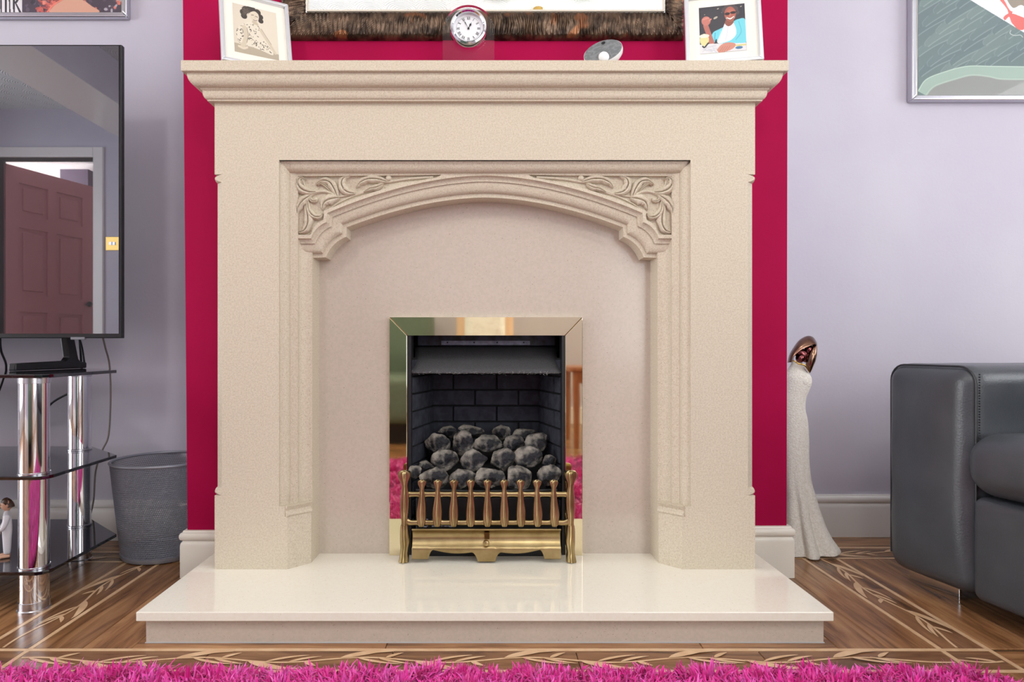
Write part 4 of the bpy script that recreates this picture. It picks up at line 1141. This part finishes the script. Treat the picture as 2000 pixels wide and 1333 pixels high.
hand(R(330), .024, .0011, -.0045, 'minute_hand'); hand(R(27.5), .0165, .0024, -.0038, 'hour_hand')
b = MB(); b.lathe([(.0024, 0), (.0024, .002), (.001, .0026)], (0, -.003, zc), 16, RX); b.build('hub', M_ink, ck, world=False)

# ------------------------------------------------------------------ round smart speaker disc
Yd = 1.51
dk = thing('disc_speaker', 'small round grey and white disc device tilted back on the mantel shelf', 'speaker', (X(1178, Yd), Yd, SHZ))
c = Vector((0, 0, Z(103, Yd) - SHZ))
nrm = Vector((-.30, -.66, .50)).normalized()
q = nrm.to_track_quat('Z', 'Y').to_matrix().to_4x4()
b = MB(); Rr = .0455
b.lathe([(.020, -.022), (.036, -.019), (.0445, -.009), (.0462, -.002), (.0455, .0035)], tuple(c), 48, q); b.build('shell', M_whiteplastic, dk, world=False, smooth=True)
b = MB(); b.lathe([(.0448, .0036), (.0435, .0052), (.030, .0066), (.012, .0072), (.001, .0073)], tuple(c), 48, q); b.build('face', M_disc, dk, world=False, smooth=True)
b = MB(); b.lathe([(.004, .0073), (.0048, .008), (.0048, .0086), (.001, .0088)], tuple(c + q.to_3x3() @ Vector((-.002, .028, 0))), 16, q); b.build('button', M_black, dk, world=False, smooth=True)
b = MB(); b.ball((-.004, -.03, .0205), (.0125, .008, .0125)); b.tube([(-.004, -.03, .012), (-.004, 0, .003), (0, .03, .003), (.003, .012, .028)], .006, 10); b.lathe([(.022, 0), (.022, .004), (.018, .006)], (0, .005, 0), 24); b.build('stand', M_whiteplastic, dk, world=False, smooth=True)

# ------------------------------------------------------------------ television
Yv = 1.69
tv = thing('television', 'large flat black television on a glass stand in the left alcove', 'television', (-1.62, Yv + .01, .528))
tx1, tx0 = X(237.5, Yv), X(237.5, Yv) - 1.24; tz0, tz1 = Z(661, Yv), Z(87, Yv)
MB().box(tx0, tx1, Yv, Yv + .0145, tz0, tz1).build('bezel', M_blackplastic, tv, bevel=.002)
MB().box(tx0 + .008, tx1 - .007, Yv - .0012, Yv - .0004, tz0 + .012, tz1 - .004).build('screen', M_screen, tv)
MB().box(tx0 + .1, tx1 - .1, Yv + .0145, Yv + .10, tz0 + .006, tz0 + .45).build('rear_housing', M_blackplastic, tv, bevel=.008)
MB().box(X(139, Yv), X(166, Yv), Yv - .003, Yv + .006, tz0 - .004, tz0 + .003).build('badge_bar', mat('grey_plastic', (120, 120, 126), .4), tv, bevel=.001)  # small bar standing for the maker's badge
zs_ = .528
for sx_ in (-1.18, -2.0):
    b = MB(); xx_ = sx_
    rings = []
    poly = [(1.598, .5285), (1.825, .5285), (1.825, .545), (1.803, .548), (1.796, .556), (1.778, .63), (1.752, .63), (1.763, .560), (1.755, .551), (1.600, .547)]
    dx = .038
    b.prism(poly, lambda u, v, w_: (xx_ + (u - 1.6) * .17 * (1 if sx_ > -1.5 else -1) + w_, u, v), -.009, .009)
    b.build('foot', M_blackplastic, tv, bevel=.003)

# stand
st = thing('television_stand', 'three tier black glass television stand with chrome columns', 'tv stand', (-1.45, 1.6, 0))
def shelf(zt, th=.008):
    pts = [(-.962, 1.43), (-.9705, 1.69), (-1.125, 1.836), (-1.85, 1.836), (-2.0, 1.69), (-2.01, 1.43), (-1.99, 1.402), (-.985, 1.402), (-.972, 1.408), (-.964, 1.418)]
    MB().prism(pts, lambda u, v, w_: (u, v, w_), zt - th, zt).build('glass_shelf', M_blackglass, st, bevel=.0015)
for zt in (.095, .304, .5278): shelf(zt)
cols_ = [(-1.0105, 1.437), (-1.1205, 1.772), (-1.955, 1.437), (-1.85, 1.772)]
for (x, y) in cols_:
    r = .0298 if y < 1.5 else .0285
    c = MB().lathe([(r, .002), (r, .0868)], (x, y, 0), 40).build('column', M_chrome, st, smooth=30)
    for z0, z1 in ((.0955, .2955), (.3045, .5195)):
        MB().lathe([(r, z0), (r, z1)], (x, y, 0), 40).build('column', M_chrome, st, smooth=30)
    for pr_ in ([(r + .003, 0), (r + .003, .004), (r + .0012, .006), (r + .0012, .022), (r, .0225)], [(r + .0018, .0955), (r + .0018, .0995), (r, .1005)],
                [(r + .0018, .3045), (r + .0018, .3085), (r, .3095)], [(r, .507), (r + .0012, .5075), (r + .0012, .5195), (r, .5196)]):
        MB().lathe(pr_, (x, y, 0), 40).build('collar', M_silver, st, smooth=30)

# cables
def cable(pts, r, m, label):
    b = MB(); b.tube([tuple(q) for q in spline(pts, 8)], r, 8); return tagp(b.build('cable', m, smooth=True), label, 'cable', 'cables hanging behind the television')
cable([P(200, 655, 1.80), P(206, 680, 1.82), P(214, 715, 1.86), P(216, 780, 1.88), P(212, 850, 1.89), P(200, 880, 1.89), P(187, 920, 1.9), P(183, 975, 1.91), P(177, 1005, 1.92)], .0026, M_cable2, 'thin taupe cable hanging from the television down past the stand shelves')
cable([P(153, 655, 1.793), P(160, 680, 1.81), P(165, 712, 1.82), P(166, 719, 1.82)], .003, M_cable, 'short black cable dropping from the television to behind the top shelf')
cable([P(0, 655, 1.80), P(2, 685, 1.81), P(12, 715, 1.86), P(5, 745, 1.87), P(-6, 775, 1.88)], .003, M_cable, 'black cable at the left behind the television foot')
cable([P(58, 834, 1.958), P(66, 826, 1.93), P(88, 802, 1.90), P(105, 785, 1.90), P(132, 770, 1.90), P(152, 762, 1.89), P(160, 735, 1.87), P(158, 700, 1.85), P(155, 652, 1.792)], .003, M_cable, 'black cable running diagonally between the two chrome columns')

# boy figurine on the lower shelf: one skinned body, hair and clothes as children
def skin_body(name, verts, edges, rad, m, parent, root=0, sub=2):
    me = D.meshes.new(name); me.from_pydata(verts, edges, []); o = D.objects.new(name, me); COL.objects.link(o); o.parent = parent
    me.materials.append(m)
    s_ = o.modifiers.new('skin', 'SKIN'); s_.use_smooth_shade = True
    for i, r_ in enumerate(rad):
        r_ = r_ if hasattr(r_, '__len__') else (r_, r_)
        me.skin_vertices[0].data[i].radius = r_
    me.skin_vertices[0].data[root].use_root = True
    u = o.modifiers.new('sub', 'SUBSURF'); u.levels = sub; u.render_levels = sub
    return o
Yg = 1.505
bg_ = thing('boy_figurine', 'small ceramic figurine of a brown haired boy in white on the bottom glass shelf', 'figurine', (X(14, Yg), Yg, .0955), (0, 0, R(-55)))
k = .135
skin_body('body', [(0, 0, .46 * k), (0, 0, .60 * k), (0, 0, .74 * k), (0, -.01 * k, .82 * k), (.055 * k, 0, .40 * k), (.06 * k, 0, .22 * k), (.06 * k, .0, .05 * k), (-.055 * k, 0, .40 * k), (-.07 * k, 0, .22 * k), (-.07 * k, 0, .05 * k), (.12 * k, 0, .72 * k), (.15 * k, -.03 * k, .58 * k), (.13 * k, -.09 * k, .48 * k), (-.12 * k, 0, .72 * k), (-.15 * k, -.03 * k, .58 * k), (-.12 * k, -.09 * k, .48 * k)],
          [(0, 1), (1, 2), (2, 3), (0, 4), (4, 5), (5, 6), (0, 7), (7, 8), (8, 9), (2, 10), (10, 11), (11, 12), (2, 13), (13, 14), (14, 15)],
          [(.11 * k, .08 * k), (.11 * k, .075 * k), (.115 * k, .075 * k), .045 * k, .075 * k, .065 * k, .055 * k, .075 * k, .065 * k, .055 * k, .055 * k, .045 * k, .035 * k, .055 * k, .045 * k, .035 * k], M_ceram, bg_)
def hd(u, v):
    return None
b = MB(); b.ball((0, -.005 * k, .905 * k), (.082 * k, .09 * k, .10 * k), 12); b.ball((0, -.095 * k, .895 * k), (.014 * k, .018 * k, .018 * k), 6); b.ball((.084 * k, 0, .9 * k), (.014 * k, .02 * k, .028 * k), 6); b.ball((-.084 * k, 0, .9 * k), (.014 * k, .02 * k, .028 * k), 6)
b.tube([(0, 0, .78 * k), (0, 0, .85 * k)], .035 * k)
b.build('head', M_skin, bg_, world=False, smooth=True)
b = MB()
for s_ in (-1, 1): b.ball((s_ * .032 * k, -.088 * k, .915 * k), (.010 * k, .006 * k, .010 * k), 5)
b.tube([(-.02 * k, -.09 * k, .855 * k), (0, -.096 * k, .852 * k), (.02 * k, -.09 * k, .855 * k)], .004 * k, 5)
b.build('face_detail', M_hair, bg_, world=False, smooth=True)
b = MB(); rings = []
for i in range(9):
    a = PI * .5 * i / 8; rr_ = math.cos(a)
    rings.append([((.092 * k) * rr_ * math.cos(2 * PI * q_ / 20), .012 * k + .097 * k * rr_ * math.sin(2 * PI * q_ / 20), (.915 + (.035 if math.sin(2 * PI * q_ / 20) < -.3 else -.05) * rr_ + .108 * math.sin(a)) * k) for q_ in range(20)])
b.loft(rings); b.build('hair', M_hair, bg_, world=False, smooth=True)
for s_, nm in ((1, 'hand'), (-1, 'hand')):
    b = MB(); b.ball((s_ * .125 * k, -.105 * k, .455 * k), (.024 * k, .018 * k, .032 * k), 7); b.build(nm, M_skin, bg_, world=False, smooth=True)
for s_ in (1, -1):
    b = MB(); b.rbox((s_ * .065 * k, -.03 * k, .028 * k), (.042 * k, .075 * k, .027 * k), .024 * k, 3); b.build('shoe', M_skin, bg_, world=False, smooth=True)

# ------------------------------------------------------------------ waste bin
wb = thing('waste_bin', 'round grey wire mesh waste bin beside the chimney breast', 'bin', (-.915, 1.828, 0))
rb, rt, hb_ = .108, .1345, .268
nn_, nz = 150, 46
vs = []; fs_ = []
for j in range(nz + 1):
    t = j / nz; r_ = rb + (rt - rb) * t; z = .012 + (hb_ - .014) * t
    for i in range(nn_):
        a = 2 * PI * (i + j * .45) / nn_; vs.append((r_ * math.cos(a), r_ * math.sin(a), z))
for j in range(nz):
    for i in range(nn_): fs_.append((j * nn_ + i, j * nn_ + (i + 1) % nn_, (j + 1) * nn_ + (i + 1) % nn_, (j + 1) * nn_ + i))
b = MB(); b.add(vs, fs_); o = b.build('mesh_side', M_wiremesh, wb, world=False); md = o.modifiers.new('w', 'WIREFRAME'); md.thickness = .0021; md.use_even_offset = False; md.use_replace = True
b = MB(); rings = []
for i in range(64):
    a = 2 * PI * i / 64; rings.append([((rt + .0 + .0042 * math.cos(q_)) * math.cos(a), (rt + .0042 * math.cos(q_)) * math.sin(a), hb_ + .0042 * math.sin(q_)) for q_ in [2 * PI * k_ / 10 for k_ in range(10)]])
rings.append(rings[0]); b.loft(rings, caps=False); b.build('rim', M_wiremesh, wb, world=False, smooth=True)
b = MB(); b.lathe([(rb - .012, .0005), (rb - .001, .003), (rb + .0022, .009), (rb + .003, .016), (rb + .0005, .016), (rb - .001, .010), (.001, .006)], (0, 0, 0), 64); b.build('base_pan', M_wiremesh, wb, world=False, smooth=True)

# ------------------------------------------------------------------ tall lady statue
Ys = 1.815
sl = thing('statue', 'tall slender ivory lady statue with bronze bowed head behind the chimney corner', 'statue', (X(1566, Ys), Ys, 0))
# (py, centre px, half width px)
prof = [(1082, 1584, 52), (1074, 1583, 50), (1055, 1579, 44), (1030, 1574, 37), (1000, 1569, 31.5), (970, 1565, 27), (940, 1560, 24), (900, 1557, 23), (860, 1556, 23.5), (825, 1555, 22.5), (800, 1552, 20.5), (778, 1553, 21), (760, 1557, 24), (748, 1559, 25.5), (737, 1558.5, 25), (729, 1557, 21.5), (722, 1556, 17), (714, 1556, 12), (706, 1557, 9)]
b = MB(); rings = []; n = 96
for q in spline(prof, 6):
    py, cpx, hw_ = q; z = max(0.0005, Z(py, Ys)); x = X(cpx, Ys); hwm = hw_ / F * Ys
    fl = max(0, min(1, (py - 900) / 150)); ring_ = []
    for k_ in range(n):
        a = 2 * PI * k_ / n
        g1 = math.exp(-((math.degrees((a + PI / 2 - R(12) + PI) % (2 * PI) - PI)) / 13) ** 2)
        g2 = math.exp(-((math.degrees((a + PI / 2 + R(38) + PI) % (2 * PI) - PI)) / 12) ** 2)
        fold = 1 - fl * (.42 * g1 + .36 * g2 - .05)
        bust = max(0, 1 - abs(py - 741) / 9) * .0
        ring_.append((x + hwm * fold * math.cos(a), Ys + hwm * (.62 + .1 * fl) * fold * math.sin(a), z + (.0 if fl == 0 else .012 * fl * max(0, math.cos(a)) * max(0, (py - 1050) / 32))))
    rings.append(ring_)
b.loft(rings)
b.ball(P(1569, 745, Ys - .013), (.013, .012, .017), 10)
b.build('dress', M_dress, sl, smooth='all')
# bowed head: open hood, side lock, smooth faceless head inside
A = [tuple(q) for q in spline([(1537.6, 709), (1541, 695), (1547, 682.8), (1560.5, 664.8), (1575.9, 656.7), (1587.6, 658.5), (1595.2, 668.4), (1596, 676)], 5)]
B = [tuple(q) for q in spline([(1546, 708), (1548, 701), (1551.5, 695.5), (1559, 688), (1567.7, 682), (1580, 676.5), (1592, 672.5), (1594, 677)], 5)]
b = MB(); rings = []
for (a_1, b_1) in zip(A, B):
    rg = []
    for k_ in range(9):
        t = k_ / 8; px = a_1[0] + (b_1[0] - a_1[0]) * t ** 1.5; py = a_1[1] + (b_1[1] - a_1[1]) * t ** 1.5
        rg.append(P(px, py, Ys + .005 - .034 * math.sin(PI / 2 * t)))
    for k_ in range(1, 8):
        t = k_ / 8; c = P(a_1[0] + (1566 - a_1[0]) * .5 * math.sin(PI * t) * .6 + (b_1[0] - a_1[0]) * (1 - t) * .9, a_1[1] + (690 - a_1[1]) * .3 * math.sin(PI * t) + (b_1[1] - a_1[1]) * (1 - t) * .9, Ys - .024 + .05 * t)
        rg.append(c)
    rings.append(rg)
b.loft(rings); b.build('hair_hood', M_bronze, sl, smooth=60)
b = MB(); b.tube([tuple(P(1593.5, 672, Ys - .016)), tuple(P(1590, 681, Ys - .018)), tuple(P(1587, 692, Ys - .020)), tuple(P(1583.5, 704, Ys - .020)), tuple(P(1581, 715, Ys - .018)), tuple(P(1581, 723, Ys - .016)), tuple(P(1581.5, 729, Ys - .014))], [.003, .008, .0115, .0125, .010, .006, .001], 16); b.build('hair_lock', M_bronze, sl, smooth=True)
b = MB(); RF = Matrix.Rotation(R(38), 4, 'Y')
fc = P(1568, 694, Ys - .002)
c2 = MB(); c2.ball((0, 0, 0), (.030, .017, .016), 12); b.add([tuple(fc + RF @ Vector(v)) for v in c2.v], c2.f)
b.ball(P(1580, 684, Ys - .010), (.0125, .012, .014), 10); b.ball(P(1563, 700, Ys - .010), (.0125, .012, .013), 10)
b.build('face', mat('dark_bronze', (128, 74, 76), .15, 1.0), sl, smooth=True)
b = MB(); b.tube([tuple(P(1545, 706, Ys - .020)), tuple(P(1551, 705, Ys - .024)), tuple(P(1560, 711, Ys - .027)), tuple(P(1570, 712.8, Ys - .027)), tuple(P(1575, 718, Ys - .024)), tuple(P(1580, 727, Ys - .020))], [.001, .002, .0025, .0025, .002, .001], 10); b.build('collar_band', M_gold, sl, smooth=True)

# ------------------------------------------------------------------ sofa on the right
so = thing('sofa', 'dark grey leather sofa with padded arm at the right', 'sofa', (1.012, 1.628, 0), (0, 0, R(10.4)))
AY = .240
def dent(p):
    # soft belly on the arm front, slight crumple
    return p
def armfn(p):
    q = p.copy()
    if q.x < -.3: q.x -= .010 * math.cos(q.z / .25 * PI / 2) * math.cos(q.y / .116 * PI / 2)
    q += Vector((noise.noise(q * 9) * .003, noise.noise(q * 9 + Vector((5, 0, 0))) * .003, noise.noise(q * 7 + Vector((0, 8, 0))) * .0025)); return q
b = MB(); b.rbox((.44, -AY / 2, .2915), (.44, AY / 2, .2565), .044, 6, armfn); b.build('arm', M_leather, so, world=False, smooth='all', merge=.0004)
def edgepath(x, y0, y1, z0, z1, r):
    pts = [(x, y0, z0 + .02)]
    pts += [(x, y0, z1 - r)]; pts += [(x, y0 + (y1 - y0) / abs(y1 - y0) * (r - r * math.cos(a)), z1 - r + r * math.sin(a)) for a in [PI / 2 * k_ / 6 for k_ in range(1, 7)]]
    pts += [(x, y1 - (y1 - y0) / abs(y1 - y0) * (r - r * math.sin(a)), z1 - r + r * math.cos(a)) for a in [PI / 2 * k_ / 6 for k_ in range(0, 7)]]; pts += [(x, y1, z0 + .02)]
    return pts
b = MB(); b.tube(edgepath(.018, -.006, -AY + .004, .05, .5445, .040), .0024, 8); b.build('piping', M_pipe, so, world=False, smooth=True)
b = MB()
for k_ in range(40):
    z = .30 + k_ * .0058; b.box(.022, .0232, -AY - .0016, -AY + .002, z, z + .0032)
b.build('stitching', M_pipe, so, world=False)
def cushfn(p):
    q = p.copy(); q.x -= .012 * math.cos(q.z / .07 * PI / 2) if q.x < 0 else 0
    q.z += .012 * math.cos(q.y / .33 * PI / 2) * (1 if q.z > 0 else 0)
    q += Vector((noise.noise(q * 8) * .003, 0, noise.noise(q * 6) * .003)); return q
for i in range(2):
    yc_ = -AY + .004 - .34 - i * .70
    b = MB(); b.rbox((.335, yc_, .335), (.345, .346, .068), .05, 7, cushfn); b.build('seat_cushion', M_leather, so, world=False, smooth='all', merge=.0004)
    b = MB(); b.rbox((.36, yc_, .151), (.355, .343, .113), .022, 5, lambda p: p + Vector((noise.noise(p * 7) * .003, 0, 0))); b.build('base_panel', M_leather, so, world=False, smooth='all', merge=.0004)
    b = MB(); b.rbox((.72, yc_, .54), (.12, .342, .17), .06, 6); b.build('back_cushion', M_leather, so, world=False, smooth='all', merge=.0004)
b = MB(); b.rbox((.86, -AY - .70, .40), (.06, .70, .36), .05, 5); b.build('back', M_leather, so, world=False, smooth='all', merge=.0004)
b = MB(); b.rbox((.44, -AY * 1.5 - 1.402, .2915), (.44, AY / 2, .2565), .044, 6, armfn); b.build('arm', M_leather, so, world=False, smooth='all', merge=.0004)
for yy_ in (-.10, -1.5):
    b = MB(); b.box(.062, .070, yy_ - .055, yy_ + .145 - .06, 0, .045); b.build('foot', M_chrome, so, world=False, label='polished metal skid foot', bevel=.001)
for yy_ in (-.13, -1.5): MB().box(.75, .81, yy_ - .03, yy_ + .03, 0, .06).build('foot', M_chrome, so, world=False)

# ------------------------------------------------------------------ shaggy rug
M_rug = D.materials.new('magenta_shag'); M_rug.use_nodes = True
nt = M_rug.node_tree; N = nt.nodes; L = nt.links; bs = N['Principled BSDF']
at = N.new('ShaderNodeAttribute'); at.attribute_name = 'Col'; L.new(at.outputs['Color'], bs.inputs['Base Color']); bs.inputs['Roughness'].default_value = .42; bs.inputs['Specular IOR Level'].default_value = .6
bs.inputs['Sheen Weight'].default_value = .3
rug = thing('rug', 'bright magenta shag rug lying in front of the hearth', 'rug', (-.05, .53, 0))
rx0, rx1, ry0, ry1 = -1.02, .895, -.10, 1.118
M_rugb = mat('rug_backing', (128, 12, 88), .9)
cr_ = .05
poly = []
for (cx_, cy_, a0) in ((rx1 - cr_, ry1 - cr_, 0), (rx0 + cr_, ry1 - cr_, 90), (rx0 + cr_, ry0 + cr_, 180), (rx1 - cr_, ry0 + cr_, 270)):
    for k_ in range(7): a = R(a0 + 15 * k_); poly.append((cx_ + cr_ * math.cos(a), cy_ + cr_ * math.sin(a)))
MB().prism(poly, lambda u, v, w_: (u, v, w_), .001, .012).build('backing', M_rugb, rug)
rs = np.random.RandomState(12)
def blades(n, x0, x1, y0, y1, L0, L1, W0, clump):
    nc = max(1, int(n / 22)); cc = np.column_stack((rs.uniform(x0, x1, nc), rs.uniform(y0, y1, nc)))
    cd = rs.uniform(0, 2 * PI, nc); ct = rs.uniform(.25, 1.05, nc); ch = rs.rand(nc); ctl = rs.uniform(.8, 1.25, nc)
    ci = rs.randint(0, nc, n); ang = rs.uniform(0, 2 * PI, n); rr_ = rs.rand(n) ** .5 * clump
    base = cc[ci] + np.column_stack((np.cos(ang) * rr_, np.sin(ang) * rr_))
    ok = (base[:, 0] > rx0) & (base[:, 0] < rx1) & (base[:, 1] > ry0) & (base[:, 1] < ry1)
    # round corners
    dx_ = np.maximum(np.abs(base[:, 0] - (rx0 + rx1) / 2) - ((rx1 - rx0) / 2 - cr_), 0); dy_ = np.maximum(np.abs(base[:, 1] - (ry0 + ry1) / 2) - ((ry1 - ry0) / 2 - cr_), 0)
    ok &= np.hypot(dx_, dy_) < cr_
    base = base[ok]; ci = ci[ok]; n = len(base)
    d = cd[ci] + rs.normal(0, .55, n); tl = ct[ci] + rs.normal(0, .2, n); Ln = rs.uniform(L0, L1, n) * ctl[ci]
    wx, wy = -np.sin(d + rs.normal(0, .8, n)), np.cos(d + rs.normal(0, .8, n))
    V_ = []; ts = [0, .4, .75, 1.0]; wd = [1.0, 1.0, .8, .12]
    P0 = np.column_stack((base, np.full(n, .010)))
    allv = np.zeros((n, 8, 3))
    for i, t in enumerate(ts):
        th = tl * (.25 + 1.35 * t)
        hor = Ln * t * np.sin(th) * .8; ver = Ln * t * np.cos(np.minimum(th, 1.35))
        c = P0 + np.column_stack((np.cos(d) * hor, np.sin(d) * hor, ver))
        wv_ = W0 * wd[i] / 2 * np.column_stack((wx, wy, np.zeros(n)))
        allv[:, 2 * i] = c - wv_; allv[:, 2 * i + 1] = c + wv_
    Fq = np.array([[0, 1, 3, 2], [2, 3, 5, 4], [4, 5, 7, 6]])
    faces = (np.arange(n)[:, None, None] * 8 + Fq[None]).reshape(-1, 4)
    hue = rs.rand(n) * .6 + ch[ci] * .4
    return allv.reshape(-1, 3), faces, np.repeat(hue, 8)
parts = [blades(56000, rx0, rx1, .97, ry1, .022, .034, .0034, .013), blades(30000, rx0, rx1, ry0, .98, .024, .038, .0046, .022)]
vs = np.concatenate([p[0] for p in parts]); off = len(parts[0][0]); fc = np.concatenate([parts[0][1], parts[1][1] + off]); hu = np.concatenate([p[2] for p in parts])
me = D.meshes.new('pile'); lo_ = np.array(wloc(rug)); vs = vs - lo_
me.vertices.add(len(vs)); me.vertices.foreach_set('co', vs.astype(np.float32).ravel())
me.loops.add(fc.size); me.loops.foreach_set('vertex_index', fc.astype(np.int32).ravel())
me.polygons.add(len(fc)); me.polygons.foreach_set('loop_start', np.arange(0, fc.size, 4, dtype=np.int32)); me.polygons.foreach_set('loop_total', np.full(len(fc), 4, dtype=np.int32))
me.update(calc_edges=True); me.materials.append(M_rug)
ca = me.color_attributes.new('Col', 'FLOAT_COLOR', 'POINT')
c0, c1, c2 = [np.array(lin(c)) for c in ((208, 6, 124), (234, 40, 164), (238, 116, 214))]
h2 = hu[:, None]; cc_ = np.where(h2 < .5, c0 + (c1 - c0) * h2 * 2, c1 + (c2 - c1) * (h2 - .5) * 2)
out = np.ones((len(vs), 4)); out[:, :3] = cc_; ca.data.foreach_set('color', out.ravel())
o = D.objects.new('pile', me); COL.objects.link(o); o.parent = rug; o['kind'] = 'stuff'

# ------------------------------------------------------------------ things seen only as reflections
gs = thing('armchair', 'green leather armchair behind the camera, mirrored in the brass fire frame', 'armchair', (-.77, -1.25, 0))
b = MB(); b.rbox((-.77, -1.02, .27), (.36, .38, .15), .06, 4); b.build('seat', M_green, gs, smooth='all')
b = MB(); b.rbox((-.77, -1.46, .50), (.40, .13, .42), .08, 4); b.build('backrest', M_green, gs, smooth='all')
for s_ in (-1, 1):
    b = MB(); b.rbox((-.77 + s_ * .42, -1.1, .33), (.08, .44, .26), .06, 4); b.build('arm', M_green, gs, smooth='all')
MB().box(-1.15, -.39, -1.5, -.7, .0, .12).build('base', M_black, gs)
ch = thing('wooden_stool', 'orange wooden stool behind the camera, mirrored at the right of the brass fire frame', 'stool', (.72, -.72, 0))
b = MB(); b.box(.49, .94, -.94, -.50, .445, .475); b.build('seat', M_chairwood, ch, bevel=.008)
b = MB(); b.box(.53, .91, -.53, -.51, .38, .445); b.build('apron', M_chairwood, ch, bevel=.003)
for x, y in ((.535, -.53), (.91, -.53), (.535, -.92), (.91, -.92)):
    b = MB(); b.tube([(x, y, 0), (x, y, .445)], [.016, .024], 8); b.build('leg', M_chairwood, ch, smooth=True)
cr = thing('person_stand_in', 'chair-shaped peach and white stand-in for the person at the camera, mirrored in the brass fire frame', 'chair', (-.03, -1.15, 0))  # added shape that reflects like the person at the camera
M_stand_peach = mat('stand_in_peach', (226, 190, 160), .8); M_stand_white = mat('stand_in_white', (240, 240, 238), .8, bump=1, bscale=14, bdist=.03)
b = MB(); b.rbox((.0, -1.12, .28), (.20, .26, .2), .06, 4); b.build('seat', M_stand_peach, cr, smooth='all')
b = MB(); b.rbox((.0, -1.32, .56), (.20, .08, .40), .07, 4); b.build('backrest', M_stand_peach, cr, smooth='all')
b = MB(); b.rbox((.0, -1.27, .72), (.14, .09, .20), .06, 5, lambda p: p + Vector((0, 0, .02 * noise.noise(p * 12)))); b.build('throw', M_stand_white, cr, smooth='all')  # white block in place of that person's shirt
for x in (-.17, .17):
    for y in (-1.35, -.9): MB().tube([(x, y, 0), (x, y, .1)], .015, 8).build('leg', M_chairwood, cr)

cl = thing('ceiling_lamp', 'gold ceiling lamp with frosted shade behind the camera, mirrored above the mantel', 'lamp', (.30, -.35, CH))
MB().lathe([(.028, CH - .03), (.028, CH)], (.30, -.35, 0), 24).build('ceiling_rose', M_gold, cl, smooth=30)
MB().tube([(.30, -.35, CH - .03), (.30, -.35, 2.26)], .008).build('stem', M_gold, cl, smooth=True)
for k_ in range(3):
    a = 2 * PI * k_ / 3 + .5; e = (.30 + .2 * math.cos(a), -.35 + .2 * math.sin(a))
    arm_ = MB().tube([(.30, -.35, 2.27), ((.30 + e[0]) / 2, (-.35 + e[1]) / 2, 2.22), (e[0], e[1], 2.27)], .006).build('arm', M_gold, cl, smooth=True)
    MB().lathe([(.02, 2.27), (.05, 2.29), (.065, 2.35), (.062, 2.35), (.045, 2.295), (.018, 2.276)], (e[0], e[1], 0), 24).build('shade', M_shade, arm_, smooth=True)
